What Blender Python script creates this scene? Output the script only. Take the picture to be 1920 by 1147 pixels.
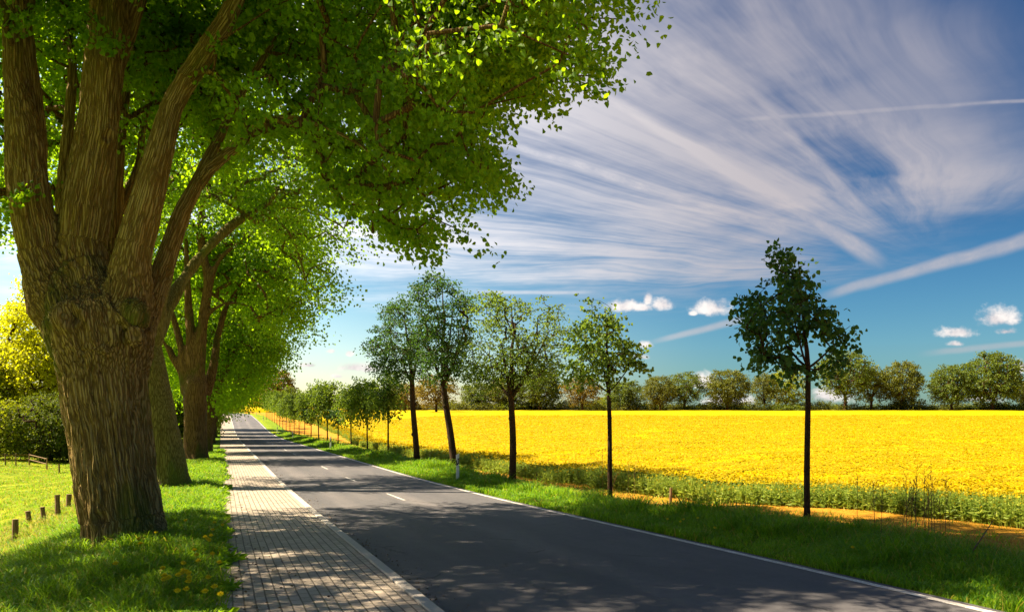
import bpy, math, random
import numpy as np
from mathutils import Vector

for o in list(bpy.data.objects): bpy.data.objects.remove(o)
SC = bpy.context.scene
COL = SC.collection
rad = math.radians

# ------------------------------------------------------------------ camera
F = 1493.3; CX = 960.0; HY = 785.0            # focal length and horizon in photo pixels (1920 wide)
YAW = math.atan2(545.0, F)                    # the road runs along +Y, the camera looks 20 deg to its right
FW = np.array([math.sin(YAW), math.cos(YAW), 0.0])
RT = np.array([math.cos(YAW), -math.sin(YAW), 0.0])
cam = bpy.data.objects.new("camera", bpy.data.cameras.new("camera")); COL.objects.link(cam)
cam.rotation_euler = (rad(90), 0, -YAW)
cam.data.lens = 28; cam.data.sensor_width = 36; cam.data.shift_y = (HY - 573.5) / 1920
cam.data.clip_start = 0.1; cam.data.clip_end = 6000
SC.camera = cam

# ------------------------------------------------------------------ light
SUN_EL = rad(51)
sh = -math.cos(rad(8)) * RT + math.sin(rad(8)) * FW      # horizontal direction towards the sun: camera left
SUN_AZ = math.atan2(sh[0], sh[1])
sd = Vector((sh[0] * math.cos(SUN_EL), sh[1] * math.cos(SUN_EL), math.sin(SUN_EL)))
sun = bpy.data.objects.new("sun", bpy.data.lights.new("sun", 'SUN')); COL.objects.link(sun)
sun.data.energy = 5.0; sun.data.angle = rad(0.55); sun.data.color = (1.0, 0.82, 0.58)
sun.rotation_euler = sd.to_track_quat('Z', 'Y').to_euler()
SC.view_settings.view_transform = 'Standard'; SC.view_settings.look = 'None'
SC.view_settings.exposure = 1.9; SC.view_settings.gamma = 1.0
SC.render.engine = 'CYCLES'
SC.cycles.max_bounces = 6; SC.cycles.diffuse_bounces = 3; SC.cycles.transmission_bounces = 3
SC.cycles.glossy_bounces = 2; SC.cycles.transparent_max_bounces = 4
SC.cycles.use_denoising = False if False else SC.cycles.use_denoising

# ------------------------------------------------------------------ node expressions
class E:
    def __init__(s, g, v): s.g = g; s.v = v
    def _m(s, op, *a, clamp=False):
        n = s.g.nodes.new('ShaderNodeMath'); n.operation = op; n.use_clamp = clamp
        for i, x in enumerate((s,) + a):
            x = x.v if isinstance(x, E) else x
            if isinstance(x, (int, float)): n.inputs[i].default_value = x
            else: s.g.links.new(x, n.inputs[i])
        return E(s.g, n.outputs[0])
    def __add__(s, o): return s._m('ADD', o)
    __radd__ = __add__
    def __mul__(s, o): return s._m('MULTIPLY', o)
    __rmul__ = __mul__
    def __sub__(s, o): return s._m('SUBTRACT', o)
    def __rsub__(s, o): return (s * -1.0) + o
    def __truediv__(s, o): return s._m('DIVIDE', o)
    def pw(s, o): return s._m('POWER', o)
    def mx(s, o): return s._m('MAXIMUM', o)
    def mn(s, o): return s._m('MINIMUM', o)
    def clamp(s): return s._m('ADD', 0.0, clamp=True)
    def sst(s, a, b):
        n = s.g.nodes.new('ShaderNodeMapRange'); n.interpolation_type = 'SMOOTHSTEP'
        s.g.links.new(s.v, n.inputs[0]); 
        if a <= b: n.inputs[1].default_value = a; n.inputs[2].default_value = b; n.inputs[3].default_value = 0; n.inputs[4].default_value = 1
        else: n.inputs[1].default_value = b; n.inputs[2].default_value = a; n.inputs[3].default_value = 1; n.inputs[4].default_value = 0
        return E(s.g, n.outputs[0])

class G:
    """small wrapper over a node tree"""
    def __init__(s, nt): s.nt = nt; s.nodes = nt.nodes; s.links = nt.links
    def n(s, t, **kw):
        n = s.nodes.new(t)
        for k, v in kw.items(): setattr(n, k, v)
        return n
    def put(s, sock, v):
        if isinstance(v, E): v = v.v
        if hasattr(v, 'links') or isinstance(v, bpy.types.NodeSocket): s.links.new(v, sock)
        else: sock.default_value = v
    def sep(s, v):
        n = s.n('ShaderNodeSeparateXYZ'); s.put(n.inputs[0], v)
        return [E(s, o) for o in n.outputs]
    def comb(s, x, y, z):
        n = s.n('ShaderNodeCombineXYZ')
        for i, q in enumerate((x, y, z)): s.put(n.inputs[i], q)
        return n.outputs[0]
    def scale(s, v, sc):
        n = s.n('ShaderNodeVectorMath', operation='MULTIPLY'); s.put(n.inputs[0], v); n.inputs[1].default_value = sc
        return n.outputs[0]
    def dot(s, v, c):
        n = s.n('ShaderNodeVectorMath', operation='DOT_PRODUCT'); s.put(n.inputs[0], v); n.inputs[1].default_value = c
        return E(s, n.outputs['Value'])
    def noise(s, v, scale=1.0, detail=4, rough=0.55, dist=0.0):
        n = s.n('ShaderNodeTexNoise'); s.put(n.inputs['Vector'], v)
        n.inputs['Scale'].default_value = scale; n.inputs['Detail'].default_value = detail
        n.inputs['Roughness'].default_value = rough; n.inputs['Distortion'].default_value = dist
        return E(s, n.outputs[0])
    def vor(s, v, scale=1.0, feature='F1'):
        n = s.n('ShaderNodeTexVoronoi', feature=feature); s.put(n.inputs['Vector'], v); n.inputs['Scale'].default_value = scale
        return E(s, n.outputs[0])
    def ramp(s, f, stops):
        n = s.n('ShaderNodeValToRGB'); s.put(n.inputs[0], f)
        el = n.color_ramp.elements
        while len(el) < len(stops): el.new(0.5)
        for e, (p, c) in zip(el, stops): e.position = p; e.color = (*c, 1)
        return n.outputs[0]
    def mix(s, f, a, b, mode='MIX'):
        n = s.n('ShaderNodeMix', data_type='RGBA', blend_type=mode)
        s.put(n.inputs[0], f)
        for i, q in ((6, a), (7, b)):
            if isinstance(q, tuple): n.inputs[i].default_value = (*q, 1)
            else: s.put(n.inputs[i], q)
        return n.outputs[2]
    def bump(s, h, strength=1.0, dist=0.02):
        n = s.n('ShaderNodeBump'); s.put(n.inputs['Height'], h)
        n.inputs['Strength'].default_value = strength; n.inputs['Distance'].default_value = dist
        return n.outputs[0]
    def pos(s): return s.n('ShaderNodeNewGeometry').outputs['Position']
    def obj(s): return s.n('ShaderNodeTexCoord').outputs['Object']
    def isl(s): return E(s, s.n('ShaderNodeNewGeometry').outputs['Random Per Island'])
    def attr(s, name): return s.n('ShaderNodeAttribute', attribute_name=name).outputs['Vector']

def material(name, fn):
    m = bpy.data.materials.new(name); m.use_nodes = True
    m.node_tree.nodes.clear()
    g = G(m.node_tree); out = g.n('ShaderNodeOutputMaterial')
    g.links.new(fn(g), out.inputs['Surface'])
    return m
def principled(g, col, rough=0.9, nrm=None, spec=0.3, metal=0.0):
    p = g.n('ShaderNodeBsdfPrincipled')
    if isinstance(col, tuple): p.inputs['Base Color'].default_value = (*col, 1)
    else: g.put(p.inputs['Base Color'], col)
    g.put(p.inputs['Roughness'], rough); p.inputs['Specular IOR Level'].default_value = spec
    p.inputs['Metallic'].default_value = metal
    if nrm is not None: g.put(p.inputs['Normal'], nrm)
    return p.outputs[0]

# ------------------------------------------------------------------ world: Nishita sky with cirrus, vapour trails and small cumulus
W = bpy.data.worlds.new("World"); SC.world = W; W.use_nodes = True
W.node_tree.nodes.clear()
g = G(W.node_tree)
sky = g.n('ShaderNodeTexSky', sky_type='NISHITA'); sky.sun_disc = False
sky.sun_elevation = SUN_EL; sky.sun_rotation = SUN_AZ; sky.altitude = 0
sky.air_density = 1.2; sky.dust_density = 0.6; sky.ozone_density = 3.0
D = g.n('ShaderNodeTexCoord').outputs['Generated']
nx, ny, nz = g.sep(D)
df = g.dot(D, tuple(FW)); dr = g.dot(D, tuple(RT))
dfm = df.mx(0.05)
u = dr / dfm; v = nz / dfm                                   # tangent-plane position around the field's direction
front = df.sst(0.05, 0.3)
zc = nz.mx(0.03)
qx = dr / zc; qy = df / zc                                   # position on a high flat cloud layer
# cirrus: streaks that fan out from a point on the layer
w1 = g.noise(g.comb(qx, qy, 0.0), 0.55, 3, 0.5) - 0.5
ax = qx - 3.2 + w1 * 1.7; ay = qy - 5.6 + w1 * 1.7
rr = (ax * ax + ay * ay)._m('SQRT')
ang = ax._m('ARCTAN2', ay)
st1 = g.noise(g.comb(ang * 7.0, rr * 0.28, 1.7), 1.0, 6, 0.62)
st2 = g.noise(g.comb(ang * 22.0, rr * 0.6, 4.1), 1.0, 5, 0.6)
soft = g.noise(g.comb(qx, qy, 3.3), 0.8, 6, 0.6)
st3 = g.noise(g.comb(ang * 60.0, rr * 0.9, 8.0), 1.0, 3, 0.6)
dens = st1 * 0.56 + st2 * 0.24 + soft * 0.30 + st3 * 0.07
fol = v - (u - 0.25).mx(0.0) * 0.24
low = (fol + (soft - 0.5) * 0.16).sst(0.125, 0.235)           # thin out towards the horizon
corner = ((u - 0.30) * 1.35 + (v - 0.42) * 1.4 + (soft - 0.5) * 0.45).sst(0.56, 0.10)
ci = (dens + 0.0).sst(0.40, 0.70) * low * (corner * 0.9 + 0.1)
ci = (ci * 1.12).clamp()
def seg(x0, y0, x1, y1, w, a, tail=0.0):
    """a vapour trail between two directions"""
    U0, V0, U1, V1 = (x0 - CX) / F, (HY - y0) / F, (x1 - CX) / F, (HY - y1) / F
    L = math.hypot(U1 - U0, V1 - V0); tx, ty = (U1 - U0) / L, (V1 - V0) / L
    t = (u - U0) * tx + (v - V0) * ty
    wob = g.noise(g.comb(u, v, 9.0), 9.0, 2) - 0.5
    d = ((u - U0) * -ty + (v - V0) * tx + wob * w * 1.5)._m('ABSOLUTE')
    br = g.noise(g.comb(t * 30.0, d * 60.0, 2.0), 1.0, 4, 0.65) * 0.9 + 0.3
    wd = t * (tail / L) + w
    return ((d / wd) * 1.0).sst(1.0, 0.15) * t.sst(-0.02, 0.04) * (t - L).sst(0.03, -0.03) * a * br
tr = seg(1380, 224, 1980, 186, 0.0042, 0.55)
for a in ((1545, 556, 1960, 440, 0.009, 0.62, 0.006), (1225, 640, 1400, 598, 0.005, 0.6, 0.003),
          (880, 546, 1110, 548, 0.004, 0.55), (1740, 662, 1960, 640, 0.006, 0.45), 
          (1120, 170, 1640, 484, 0.008, 0.72, 0.012), (930, 262, 1500, 440, 0.009, 0.72, 0.010), (1410, 170, 1640, 420, 0.007, 0.6, 0.012)):
    tr = tr.mx(seg(*a))
cov = ((ci * 0.86).mx(tr) + tr * 0.35).mn(1.0)
cov = (cov * front + ci * (1.0 - front)).clamp()
# cumulus
cn = g.noise(g.comb(u, v * 1.25, 5.0), 26.0, 6, 0.62) - 0.5
cn2 = g.noise(g.comb(u, v, 7.7), 75.0, 3, 0.6) - 0.5
cum = None; shade = None
for (x, y, rx, ry) in ((1168, 575, 34, 17), (1205, 578, 22, 11), (1240, 572, 26, 17), (1215, 562, 9, 24), (1335, 580, 38, 22), (1300, 588, 10, 6),
                       (1212, 648, 20, 11), (1200, 670, 22, 9), (1315, 718, 26, 24), (1792, 625, 44, 16), (1792, 645, 20, 8), (1872, 600, 46, 26), (1885, 622, 26, 10),
                       (1915, 690, 16, 22), (580, 685, 22, 8), (666, 690, 44, 13), (690, 692, 24, 12), (633, 706, 14, 6), (620, 659, 10, 6), (655, 664, 9, 8),
                       (1556, 742, 46, 24), (1370, 752, 60, 16), (1840, 748, 46, 10), (700, 735, 60, 12)):
    U, V = (x - CX) / F, (HY - y) / F
    a = (u - U) * (F / rx); b = (v - V) * (F / ry)
    b2 = b.mx(b * -1.7)                                      # flat bottoms
    e = 1.15 - (a * a + b2 * b2)._m('SQRT') + cn * 2.3 + cn2 * 0.8
    cum = e if cum is None else cum.mx(e)
cumc = (cum.sst(0.08, 0.95) * front).clamp()
hs = g.n('ShaderNodeHueSaturation'); hs.inputs['Saturation'].default_value = 1.35; hs.inputs['Hue'].default_value = 0.492
g.put(hs.inputs['Color'], sky.outputs[0])
tint = g.mix(v.sst(0.0, 0.40), g.mix(u.sst(0.30, -0.25) * front, (0.27, 0.46, 0.58), (1.05, 1.0, .95)), g.mix(u.sst(-.1, -.5) * front, (0.20, 0.27, 0.37), (1.5, 1.4, 1.3)))
base = g.mix(1.0, hs.outputs[0], tint, 'MULTIPLY')
glow = u.sst(0.35, -0.35) * front                            # the side of the sky towards the sun is paler
bright = g.mix(glow, (3.3, 3.02, 3.12), (7.4, 7.2, 7.2))
c1 = g.mix(cov * 0.92, base, bright)
c2 = g.mix(cumc * 0.92, c1, g.mix((cn + 0.5).sst(0.25, 0.7), (3.2, 2.8, 3.0), (6.4, 5.9, 5.5)))
bg = g.n('ShaderNodeBackground'); g.put(bg.inputs[0], c2); bg.inputs[1].default_value = 0.05
g.links.new(bg.outputs[0], g.n('ShaderNodeOutputWorld').inputs[0])

# ------------------------------------------------------------------ numpy helpers
RNG = np.random.default_rng(7)
def hash3(i, j, k):
    h = (i.astype(np.int64) * 374761393 + j.astype(np.int64) * 668265263 + k.astype(np.int64) * 2147483647) & 0xffffffff
    h = ((h ^ (h >> 13)) * 1274126177) & 0xffffffff
    return ((h ^ (h >> 16)) & 0xffff) / 65535.0
def vnoise(p):
    p = np.asarray(p, float); i = np.floor(p).astype(np.int64); f = p - i; f = f * f * (3 - 2 * f)
    r = 0
    for a in (0, 1):
        for b in (0, 1):
            for c in (0, 1):
                w = (f[..., 0] if a else 1 - f[..., 0]) * (f[..., 1] if b else 1 - f[..., 1]) * (f[..., 2] if c else 1 - f[..., 2])
                r = r + w * hash3(i[..., 0] + a, i[..., 1] + b, i[..., 2] + c)
    return r
def sst(x, a, b):
    t = np.clip((np.asarray(x, float) - a) / (b - a), 0, 1); return t * t * (3 - 2 * t)
def unit(a): return a / np.maximum(np.linalg.norm(a, axis=-1, keepdims=True), 1e-9)

def new_mesh(name, verts, quads=None, tris=None, smooth=False, mats=(), midx=None):
    me = bpy.data.meshes.new(name)
    verts = np.ascontiguousarray(verts, dtype=np.float32)
    nq = 0 if quads is None else len(quads); nt = 0 if tris is None else len(tris)
    li = np.concatenate([np.asarray(x, np.int32).ravel() for x in (quads, tris) if x is not None and len(x)])
    ls = np.concatenate([np.arange(nq) * 4, nq * 4 + np.arange(nt) * 3]).astype(np.int32)
    me.vertices.add(len(verts)); me.vertices.foreach_set('co', verts.ravel())
    me.loops.add(len(li)); me.loops.foreach_set('vertex_index', li)
    me.polygons.add(nq + nt); me.polygons.foreach_set('loop_start', ls)
    if midx is not None: me.polygons.foreach_set('material_index', np.asarray(midx, np.int32))
    me.polygons.foreach_set('use_smooth', np.full(nq + nt, smooth, dtype=bool))
    me.update(calc_edges=True); me.validate()
    for m in mats: me.materials.append(m)
    return me
def link(name, me, parent=None, **props):
    o = bpy.data.objects.new(name, me); COL.objects.link(o)
    if parent is not None: o.parent = parent
    for k, v_ in props.items():
        if v_ is not None: o[k] = v_
    return o
def thing(name, label, cat, loc=(0, 0, 0), rz=0.0, group=None, scale=1.0):
    o = link(name, None, None, label=label, category=cat, group=group)
    o.location = loc; o.rotation_euler = (0, 0, rz); o.scale = (scale,) * 3 if not isinstance(scale, tuple) else scale
    return o
def structure(name, me, **kw): return link(name, me, None, kind='structure', **kw)
def copy_thing(src, label, loc, rz=0.0, scale=None, group=None):
    c = src.copy(); COL.objects.link(c); c.location = loc; c.rotation_euler = (0, 0, rz); c['label'] = label
    if scale is not None: c.scale = scale if isinstance(scale, tuple) else (scale,) * 3
    if group: c['group'] = group
    for ch in [q for q in bpy.data.objects if q.parent is src]:
        d = ch.copy(); COL.objects.link(d); d.parent = c
        for gc in [q for q in bpy.data.objects if q.parent is ch]:
            e = gc.copy(); COL.objects.link(e); e.parent = d
    return c
class MB:
    def __init__(s): s.v = []; s.q = []; s.t = []; s.n = 0
    def add(s, v, q=None, t=None):
        v = np.asarray(v, float).reshape(-1, 3); s.v.append(v)
        if q is not None and len(q): s.q.append(np.asarray(q) + s.n)
        if t is not None and len(t): s.t.append(np.asarray(t) + s.n)
        s.n += len(v)
    def tube(s, pts, rads, sides=8, cap=True):
        pts = np.asarray(pts, float); rads = np.asarray(rads, float); k = len(pts)
        T = unit(np.gradient(pts, axis=0)); ref = np.array([0.31, 0.93, 0.17])
        a = unit(np.cross(T, ref)); b = np.cross(T, a)
        th = np.linspace(0, 2 * math.pi, sides, endpoint=False)
        ring = pts[:, None] + rads[:, None, None] * (np.cos(th)[None, :, None] * a[:, None] + np.sin(th)[None, :, None] * b[:, None])
        i, j = np.meshgrid(np.arange(k - 1), np.arange(sides), indexing='ij'); j2 = (j + 1) % sides
        q = np.stack([i * sides + j, i * sides + j2, (i + 1) * sides + j2, (i + 1) * sides + j], -1).reshape(-1, 4)
        v_ = ring.reshape(-1, 3); t = None
        if cap:
            v_ = np.vstack([v_, pts[:1], pts[-1:]]); c0, c1 = k * sides, k * sides + 1
            jj = np.arange(sides); j3 = (jj + 1) % sides
            t = np.vstack([np.stack([np.full(sides, c0), j3, jj], -1), np.stack([np.full(sides, c1), (k - 1) * sides + jj, (k - 1) * sides + j3], -1)])
        s.add(v_, q, t)
    def box(s, lo, hi):
        x0, y0, z0 = lo; x1, y1, z1 = hi
        s.add([(x0, y0, z0), (x1, y0, z0), (x1, y1, z0), (x0, y1, z0), (x0, y0, z1), (x1, y0, z1), (x1, y1, z1), (x0, y1, z1)],
              [(0, 3, 2, 1), (4, 5, 6, 7), (0, 1, 5, 4), (1, 2, 6, 5), (2, 3, 7, 6), (3, 0, 4, 7)])
    def mesh(s, name, mats=(), smooth=False):
        return new_mesh(name, np.vstack(s.v), np.vstack(s.q) if s.q else None, np.vstack(s.t) if s.t else None, smooth, mats)

# ------------------------------------------------------------------ the lie of the land (z = 0 is eye height)
_Y = np.array([-80, 0, 7.3, 12.9, 20.2, 28, 33, 71, 94, 115, 139, 175, 235, 254, 300, 340, 430, 1500])
_Z = np.array([-1.8, -1.9, -1.99, -2.1, -2.26, -2.36, -2.41, -2.51, -2.6, -2.55, -2.12, -.62, 1.45, 2.05, 3.3, 3.9, 3.4, 3.0])
_yy = np.arange(-80, 1500, 1.0); _zz = np.interp(_yy, _Y, _Z); _k = np.hanning(13); _k /= _k.sum()
_zz = np.convolve(np.pad(_zz, 6, mode='edge'), _k, 'valid')
def road_z(Y): return np.interp(Y, _yy, _zz)
def bend(Y): return -np.maximum(np.asarray(Y, float) - 218, 0) ** 2 / 190.0
def depth(X, Y): return np.asarray(X) * FW[0] + np.asarray(Y) * FW[1]
_lx = [-400, -120, -60, -22, -16, -8, -4.9, -3.6, -2.6, -1.4, -0.5, -0.12, 0.0]
_ldz = [-1.0, -1.2, -1.3, -1.9, -2.4, -1.5, -0.94, -0.54, -0.14, -0.05, 0.02, 0.02, 0.0]
_rx = [7.5, 7.7, 9.0, 10.2, 11.0, 12.0, 14, 20, 400]
_rdz = [0.0, 0.0, -0.02, 0.0, -0.08, -0.20, -0.26, -0.26, 0.0]
def ground_z(x, Y):
    x = np.asarray(x, float); Y = np.asarray(Y, float)
    X = x - bend(Y) * (1 - sst(np.abs(x), 14, 90))
    z = road_z(Y)
    dz = np.where(X < 0, np.interp(X, _lx, _ldz), np.interp(X, _rx, _rdz))
    zf = np.interp(depth(x, Y), [0, 30, 80, 150, 230, 300, 700], [-2.45, -2.45, -1.75, -.35, 1.45, 2.0, 3.0])
    w = sst(X, 12, 45) * (1 - sst(Y, 230, 300) * (1 - sst(x, 30, 90)))
    z = (z + dz) * (1 - w) + zf * w
    n = (vnoise(np.stack([x * .9, Y * .9, x * 0], -1)) - .5) * .10 + (vnoise(np.stack([x * .28, Y * .28, x * 0 + 4], -1)) - .5) * .2
    off = np.clip(np.maximum(-X - 0.15, X - 7.7), 0, 1.2) / 1.2
    return z + n * off
def proj(P):
    P = np.asarray(P, float); d = P @ FW
    return CX + F * (P @ RT) / d, HY - F * P[..., 2] / d, d
def at(px, py, d):
    """world point seen at a photo pixel at a given depth"""
    return d * (FW + RT * (px - CX) / F) + np.array([0, 0, (HY - py) * d / F])
def hit(px, py):
    ds = np.geomspace(3, 700, 4000); P = ds[:, None] * (FW + RT * (px - CX) / F)[None]
    z = (HY - py) * ds / F; gz = ground_z(P[:, 0], P[:, 1]); k = np.argmax(z <= gz)
    return np.array([P[k, 0], P[k, 1], gz[k]])
def on_line(px, X):
    """ground point on the line at lateral distance X that is seen at column px"""
    d = F * X / ((px - 415.0) * FW[1]); P = d * (FW + RT * (px - CX) / F)
    return np.array([P[0], P[1], float(ground_z(P[0], P[1]))])
def crop_edge(Y):
    return np.interp(Y, [-20, 5, 12, 24, 62, 78, 98, 125, 160, 240, 300], [18.5, 17.6, 16.4, 13.6, 12.2, 12.8, 15.2, 17.5, 18, 15, 12])

# ------------------------------------------------------------------ materials
def leafmat(name, stops, trans, tmix=0.45, rough=0.55):
    def fn(g):
        r = g.isl(); big = g.noise(g.pos(), 0.45, 2)
        f = r * 0.62 + big * 0.5 - 0.06
        col = g.ramp(f, stops)
        p = principled(g, col, rough, None, 0.25)
        t = g.n('ShaderNodeBsdfTranslucent'); g.put(t.inputs[0], g.mix(0.72, col, trans))
        m = g.n('ShaderNodeMixShader'); m.inputs[0].default_value = tmix
        g.links.new(p, m.inputs[1]); g.links.new(t.outputs[0], m.inputs[2]); return m.outputs[0]
    return material(name, fn)
M = {}
M['linden'] = leafmat('linden_leaf', [(0, (.010, .050, .005)), (.42, (.038, .135, .008)), (.75, (.12, .25, .010)), (1, (.28, .42, .012))], (.46, .74, .006), .55)
M['young'] = leafmat('young_leaf', [(0, (.006, .028, .011)), (.5, (.022, .078, .020)), (1, (.08, .165, .030))], (.14, .30, .02), .34)
M['young_light'] = leafmat('light_young_leaf', [(0, (.022, .058, .012)), (.5, (.066, .135, .022)), (1, (.17, .25, .035))], (.30, .44, .03), .42)
M['young_mid'] = leafmat('mid_young_leaf', [(0, (.014, .042, .008)), (.5, (.06, .125, .014)), (1, (.17, .25, .022))], (.32, .46, .02), .42)
M['olive'] = leafmat('olive_leaf', [(0, (.028, .044, .005)), (.5, (.085, .110, .010)), (1, (.19, .205, .015))], (.30, .32, .01), .3)
M['far_green'] = leafmat('far_green_leaf', [(0, (.022, .044, .005)), (.5, (.068, .115, .010)), (1, (.16, .21, .018))], (.30, .38, .01), .3)
M['orange'] = leafmat('orange_leaf', [(0, (.07, .05, .006)), (.5, (.15, .11, .010)), (1, (.26, .20, .015))], (.3, .25, .01), .35)
M['yellow_tree'] = leafmat('yellow_leaf', [(0, (.16, .17, .004)), (.5, (.34, .34, .006)), (1, (.52, .50, .012))], (.80, .84, .01), .62)
M['lime'] = leafmat('lime_leaf', [(0, (.07, .11, .005)), (.5, (.16, .23, .008)), (1, (.34, .38, .015))], (.5, .55, .01), .45)
M['bush'] = leafmat('bush_leaf', [(0, (.018, .030, .004)), (.5, (.060, .085, .008)), (1, (.15, .17, .012))], (.25, .28, .02), .35)
M['grass'] = leafmat('grass_blade', [(0, (.016, .085, .006)), (.45, (.060, .21, .008)), (.8, (.22, .36, .010)), (1, (.50, .48, .05))], (.36, .58, .01), .48, .5)
M['grass_dry'] = leafmat('dry_grass_blade', [(0, (.16, .20, .01)), (.5, (.36, .32, .03)), (1, (.55, .42, .10))], (.5, .42, .05), .35, .6)
M['rape_leaf'] = leafmat('rape_leaf', [(0, (.05, .10, .012)), (.5, (.18, .26, .03)), (1, (.45, .48, .06))], (.36, .48, .05), .42)
M['rape_flower'] = leafmat('rape_flower', [(0, (.37, .28, .0)), (.5, (.42, .32, .0)), (1, (.48, .37, .0))], (.58, .42, .0), .35, .7)
M['dandelion'] = leafmat('dandelion_petal', [(0, (.6, .44, .0)), (.5, (.75, .6, .01)), (1, (.8, .7, .05))], (.8, .65, .0), .25)
M['dry'] = material('dry_stalk', lambda g: principled(g, g.ramp(g.noise(g.pos(), 3, 2), [(.3, (.05, .028, .012)), (.7, (.20, .13, .06))]), .9))

def bark(g, c0, c1, c2, moss, s=1.0, use_attr=False):
    if use_attr: x, y, z = g.sep(g.attr('grain'))
    else: x, y, z = g.sep(g.obj())
    P = g.comb(x, y, z * 0.15)
    wob = g.noise(g.comb(x, y, z), 2.2 * s, 3) - 0.5
    P2 = g.comb(x + wob * 0.07, y + wob * 0.07, z * 0.05 + wob * 0.025)
    v1 = g.vor(P2, 26 * s, 'DISTANCE_TO_EDGE'); n1 = g.noise(P, 60 * s, 5, 0.7); n2 = g.noise(g.comb(x, y, z), 1.3 * s, 4)
    n3 = g.noise(g.comb(x, y, z * 0.5), 90 * s, 3)
    ridge = v1.sst(0.0, 0.24)
    h = ridge * 0.50 + n1 * 0.40 + n3 * 0.24
    col = g.ramp((h * 0.72 + n2 * 0.30), [(.18, c0), (.52, c1), (.85, c2)])
    ms = (g.noise(g.comb(x, y, z * 0.5), 0.9 * s, 4) * 1.0).sst(0.52, 0.68) * 0.75
    col = g.mix(ms, col, moss)
    return principled(g, col, 0.92, g.bump(h, 1.0, 0.045 / s), 0.15)
M['bark_big'] = material('linden_bark', lambda g: bark(g, (.030, .018, .006), (.235, .155, .046), (.42, .315, .13), (.090, .130, .010), 1.0, True))
M['bark'] = material('bark', lambda g: bark(g, (.028, .016, .006), (.13, .075, .024), (.27, .17, .06), (.07, .095, .008), 1.0))
M['bark_moss'] = material('mossy_bark', lambda g: bark(g, (.040, .030, .008), (.16, .135, .030), (.32, .28, .08), (.13, .17, .012), 1.0))
M['bark_young'] = material('young_bark', lambda g: bark(g, (.014, .008, .005), (.045, .026, .014), (.11, .065, .030), (.05, .04, .012), 3.0))

def ground_fn(g):
    P = g.pos(); x, y, z = g.sep(P)
    a, b, c = g.sep(g.attr('zone'))          # a: soil, b: meadow yellowness, c: wear beside the road
    n1 = g.noise(P, .35, 4); n2 = g.noise(P, 3.0, 5, .6); n3 = g.noise(P, 26.0, 4, .65)
    n4 = g.noise(g.comb(x * 0.8, y * 0.35, 0.0), 1.2, 4)
    gr = g.ramp(n2 * .5 + n3 * .55, [(.34, (.022, .060, .004)), (.52, (.085, .17, .006)), (.70, (.22, .30, .010))])
    ye = g.ramp(n3 * .6 + n4 * .45, [(.36, (.06, .12, .004)), (.50, (.24, .28, .008)), (.66, (.50, .44, .012))])
    gr = g.mix((b + (n1 - .5) * 1.1).clamp(), gr, ye)
    so = g.ramp(n3 * .7 + n2 * .35, [(.34, (.20, .080, .006)), (.5, (.40, .19, .014)), (.68, (.56, .31, .04))])
    s = (a + (n2 - .5) * 0.9 + (n3 - .5) * .5).sst(.42, .58)
    col = g.mix(s, gr, so)
    ed = g.ramp(n3, [(.35, (.03, .022, .008)), (.65, (.13, .10, .03))])
    col = g.mix((c + (n2 - .5) * .8).sst(.45, .62), col, ed)
    return principled(g, col, .95, g.bump(n3 * .6 + n2, 1.0, .10), .1)
M['ground'] = material('ground', ground_fn)

def path_fn(g):
    P = g.pos(); x, y, z = g.sep(P)
    wx = (g.noise(P, 1.2, 2) - .5) * .022
    br = g.n('ShaderNodeTexBrick', offset=.5)
    g.put(br.inputs['Vector'], g.comb(y, x + wx, 0.0))
    for k, q in (('Scale', 1.0), ('Mortar Size', .010), ('Mortar Smooth', .3), ('Bias', 0.0), ('Brick Width', .235), ('Row Height', .118)): br.inputs[k].default_value = q
    br.inputs['Color1'].default_value = (0.0, 0.0, 0.0, 1); br.inputs['Color2'].default_value = (1, 1, 1, 1); br.inputs['Mortar'].default_value = (.5, .5, .5, 1)
    mort = E(g, br.outputs['Fac']); rnd = g.sep(br.outputs['Color'])[0]
    n1 = g.noise(P, .9, 4); n2 = g.noise(P, 14, 5, .7); n3 = g.noise(P, 160, 2, .7)
    t = rnd * .28 + n1 * .35 + n2 * .25 + n3 * .25
    col = g.ramp(t, [(.25, (.21, .178, .145)), (.5, (.31, .265, .215)), (.8, (.41, .35, .28))])
    jt = mort * (n2 * 1.1 + .35).clamp()
    col = g.mix(jt.clamp() * .80, col, g.mix(n1.sst(.5, .6), (.022, .018, .012), (.035, .045, .012)))
    dirt = (g.noise(g.comb(x * 2.2, y * .8, 0.0), 1.6, 5, .65) - x * .16).sst(.42, .62) * .6
    col = g.mix(dirt, col, (.10, .075, .035))
    return principled(g, col, .85, g.bump((1.0 - mort) * .8 + n3 * .12 + rnd * .12 + n2 * .15, 1.0, .012), .3)
M['path'] = material('paving', path_fn)
def asphalt_fn(g):
    P = g.pos(); x, y, z = g.sep(P)
    n1 = g.noise(g.comb(x, y * .15, 0.0), .9, 5, .6); n2 = g.noise(P, 210, 2, .8); n3 = g.noise(P, 6, 5, .7); v = g.vor(P, 130)
    tr = g.noise(P, .55, 3).sst(.55, .75) * -.05 + (((x - 3.1)._m('ABSOLUTE')).sst(.5, .1) + ((x - 5.0)._m('ABSOLUTE')).sst(.5, .1)) * .08
    t = n1 * .34 + n2 * .5 + n3 * .16 + tr - .05
    col = g.ramp(t, [(.25, (.036, .040, .050)), (.47, (.086, .084, .090)), (.72, (.19, .172, .168))])
    ck = g.vor(g.comb(x + (n3 - .5) * .5, y * .6 + (n1 - .5), 0.0), .45, 'DISTANCE_TO_EDGE').sst(.012, .003) * n1.sst(.52, .6)
    col = g.mix(ck * .7, col, (.02, .02, .02))
    return principled(g, col, .82, g.bump(n2 * .8 + v * .5, .9, .008), .35)
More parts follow.
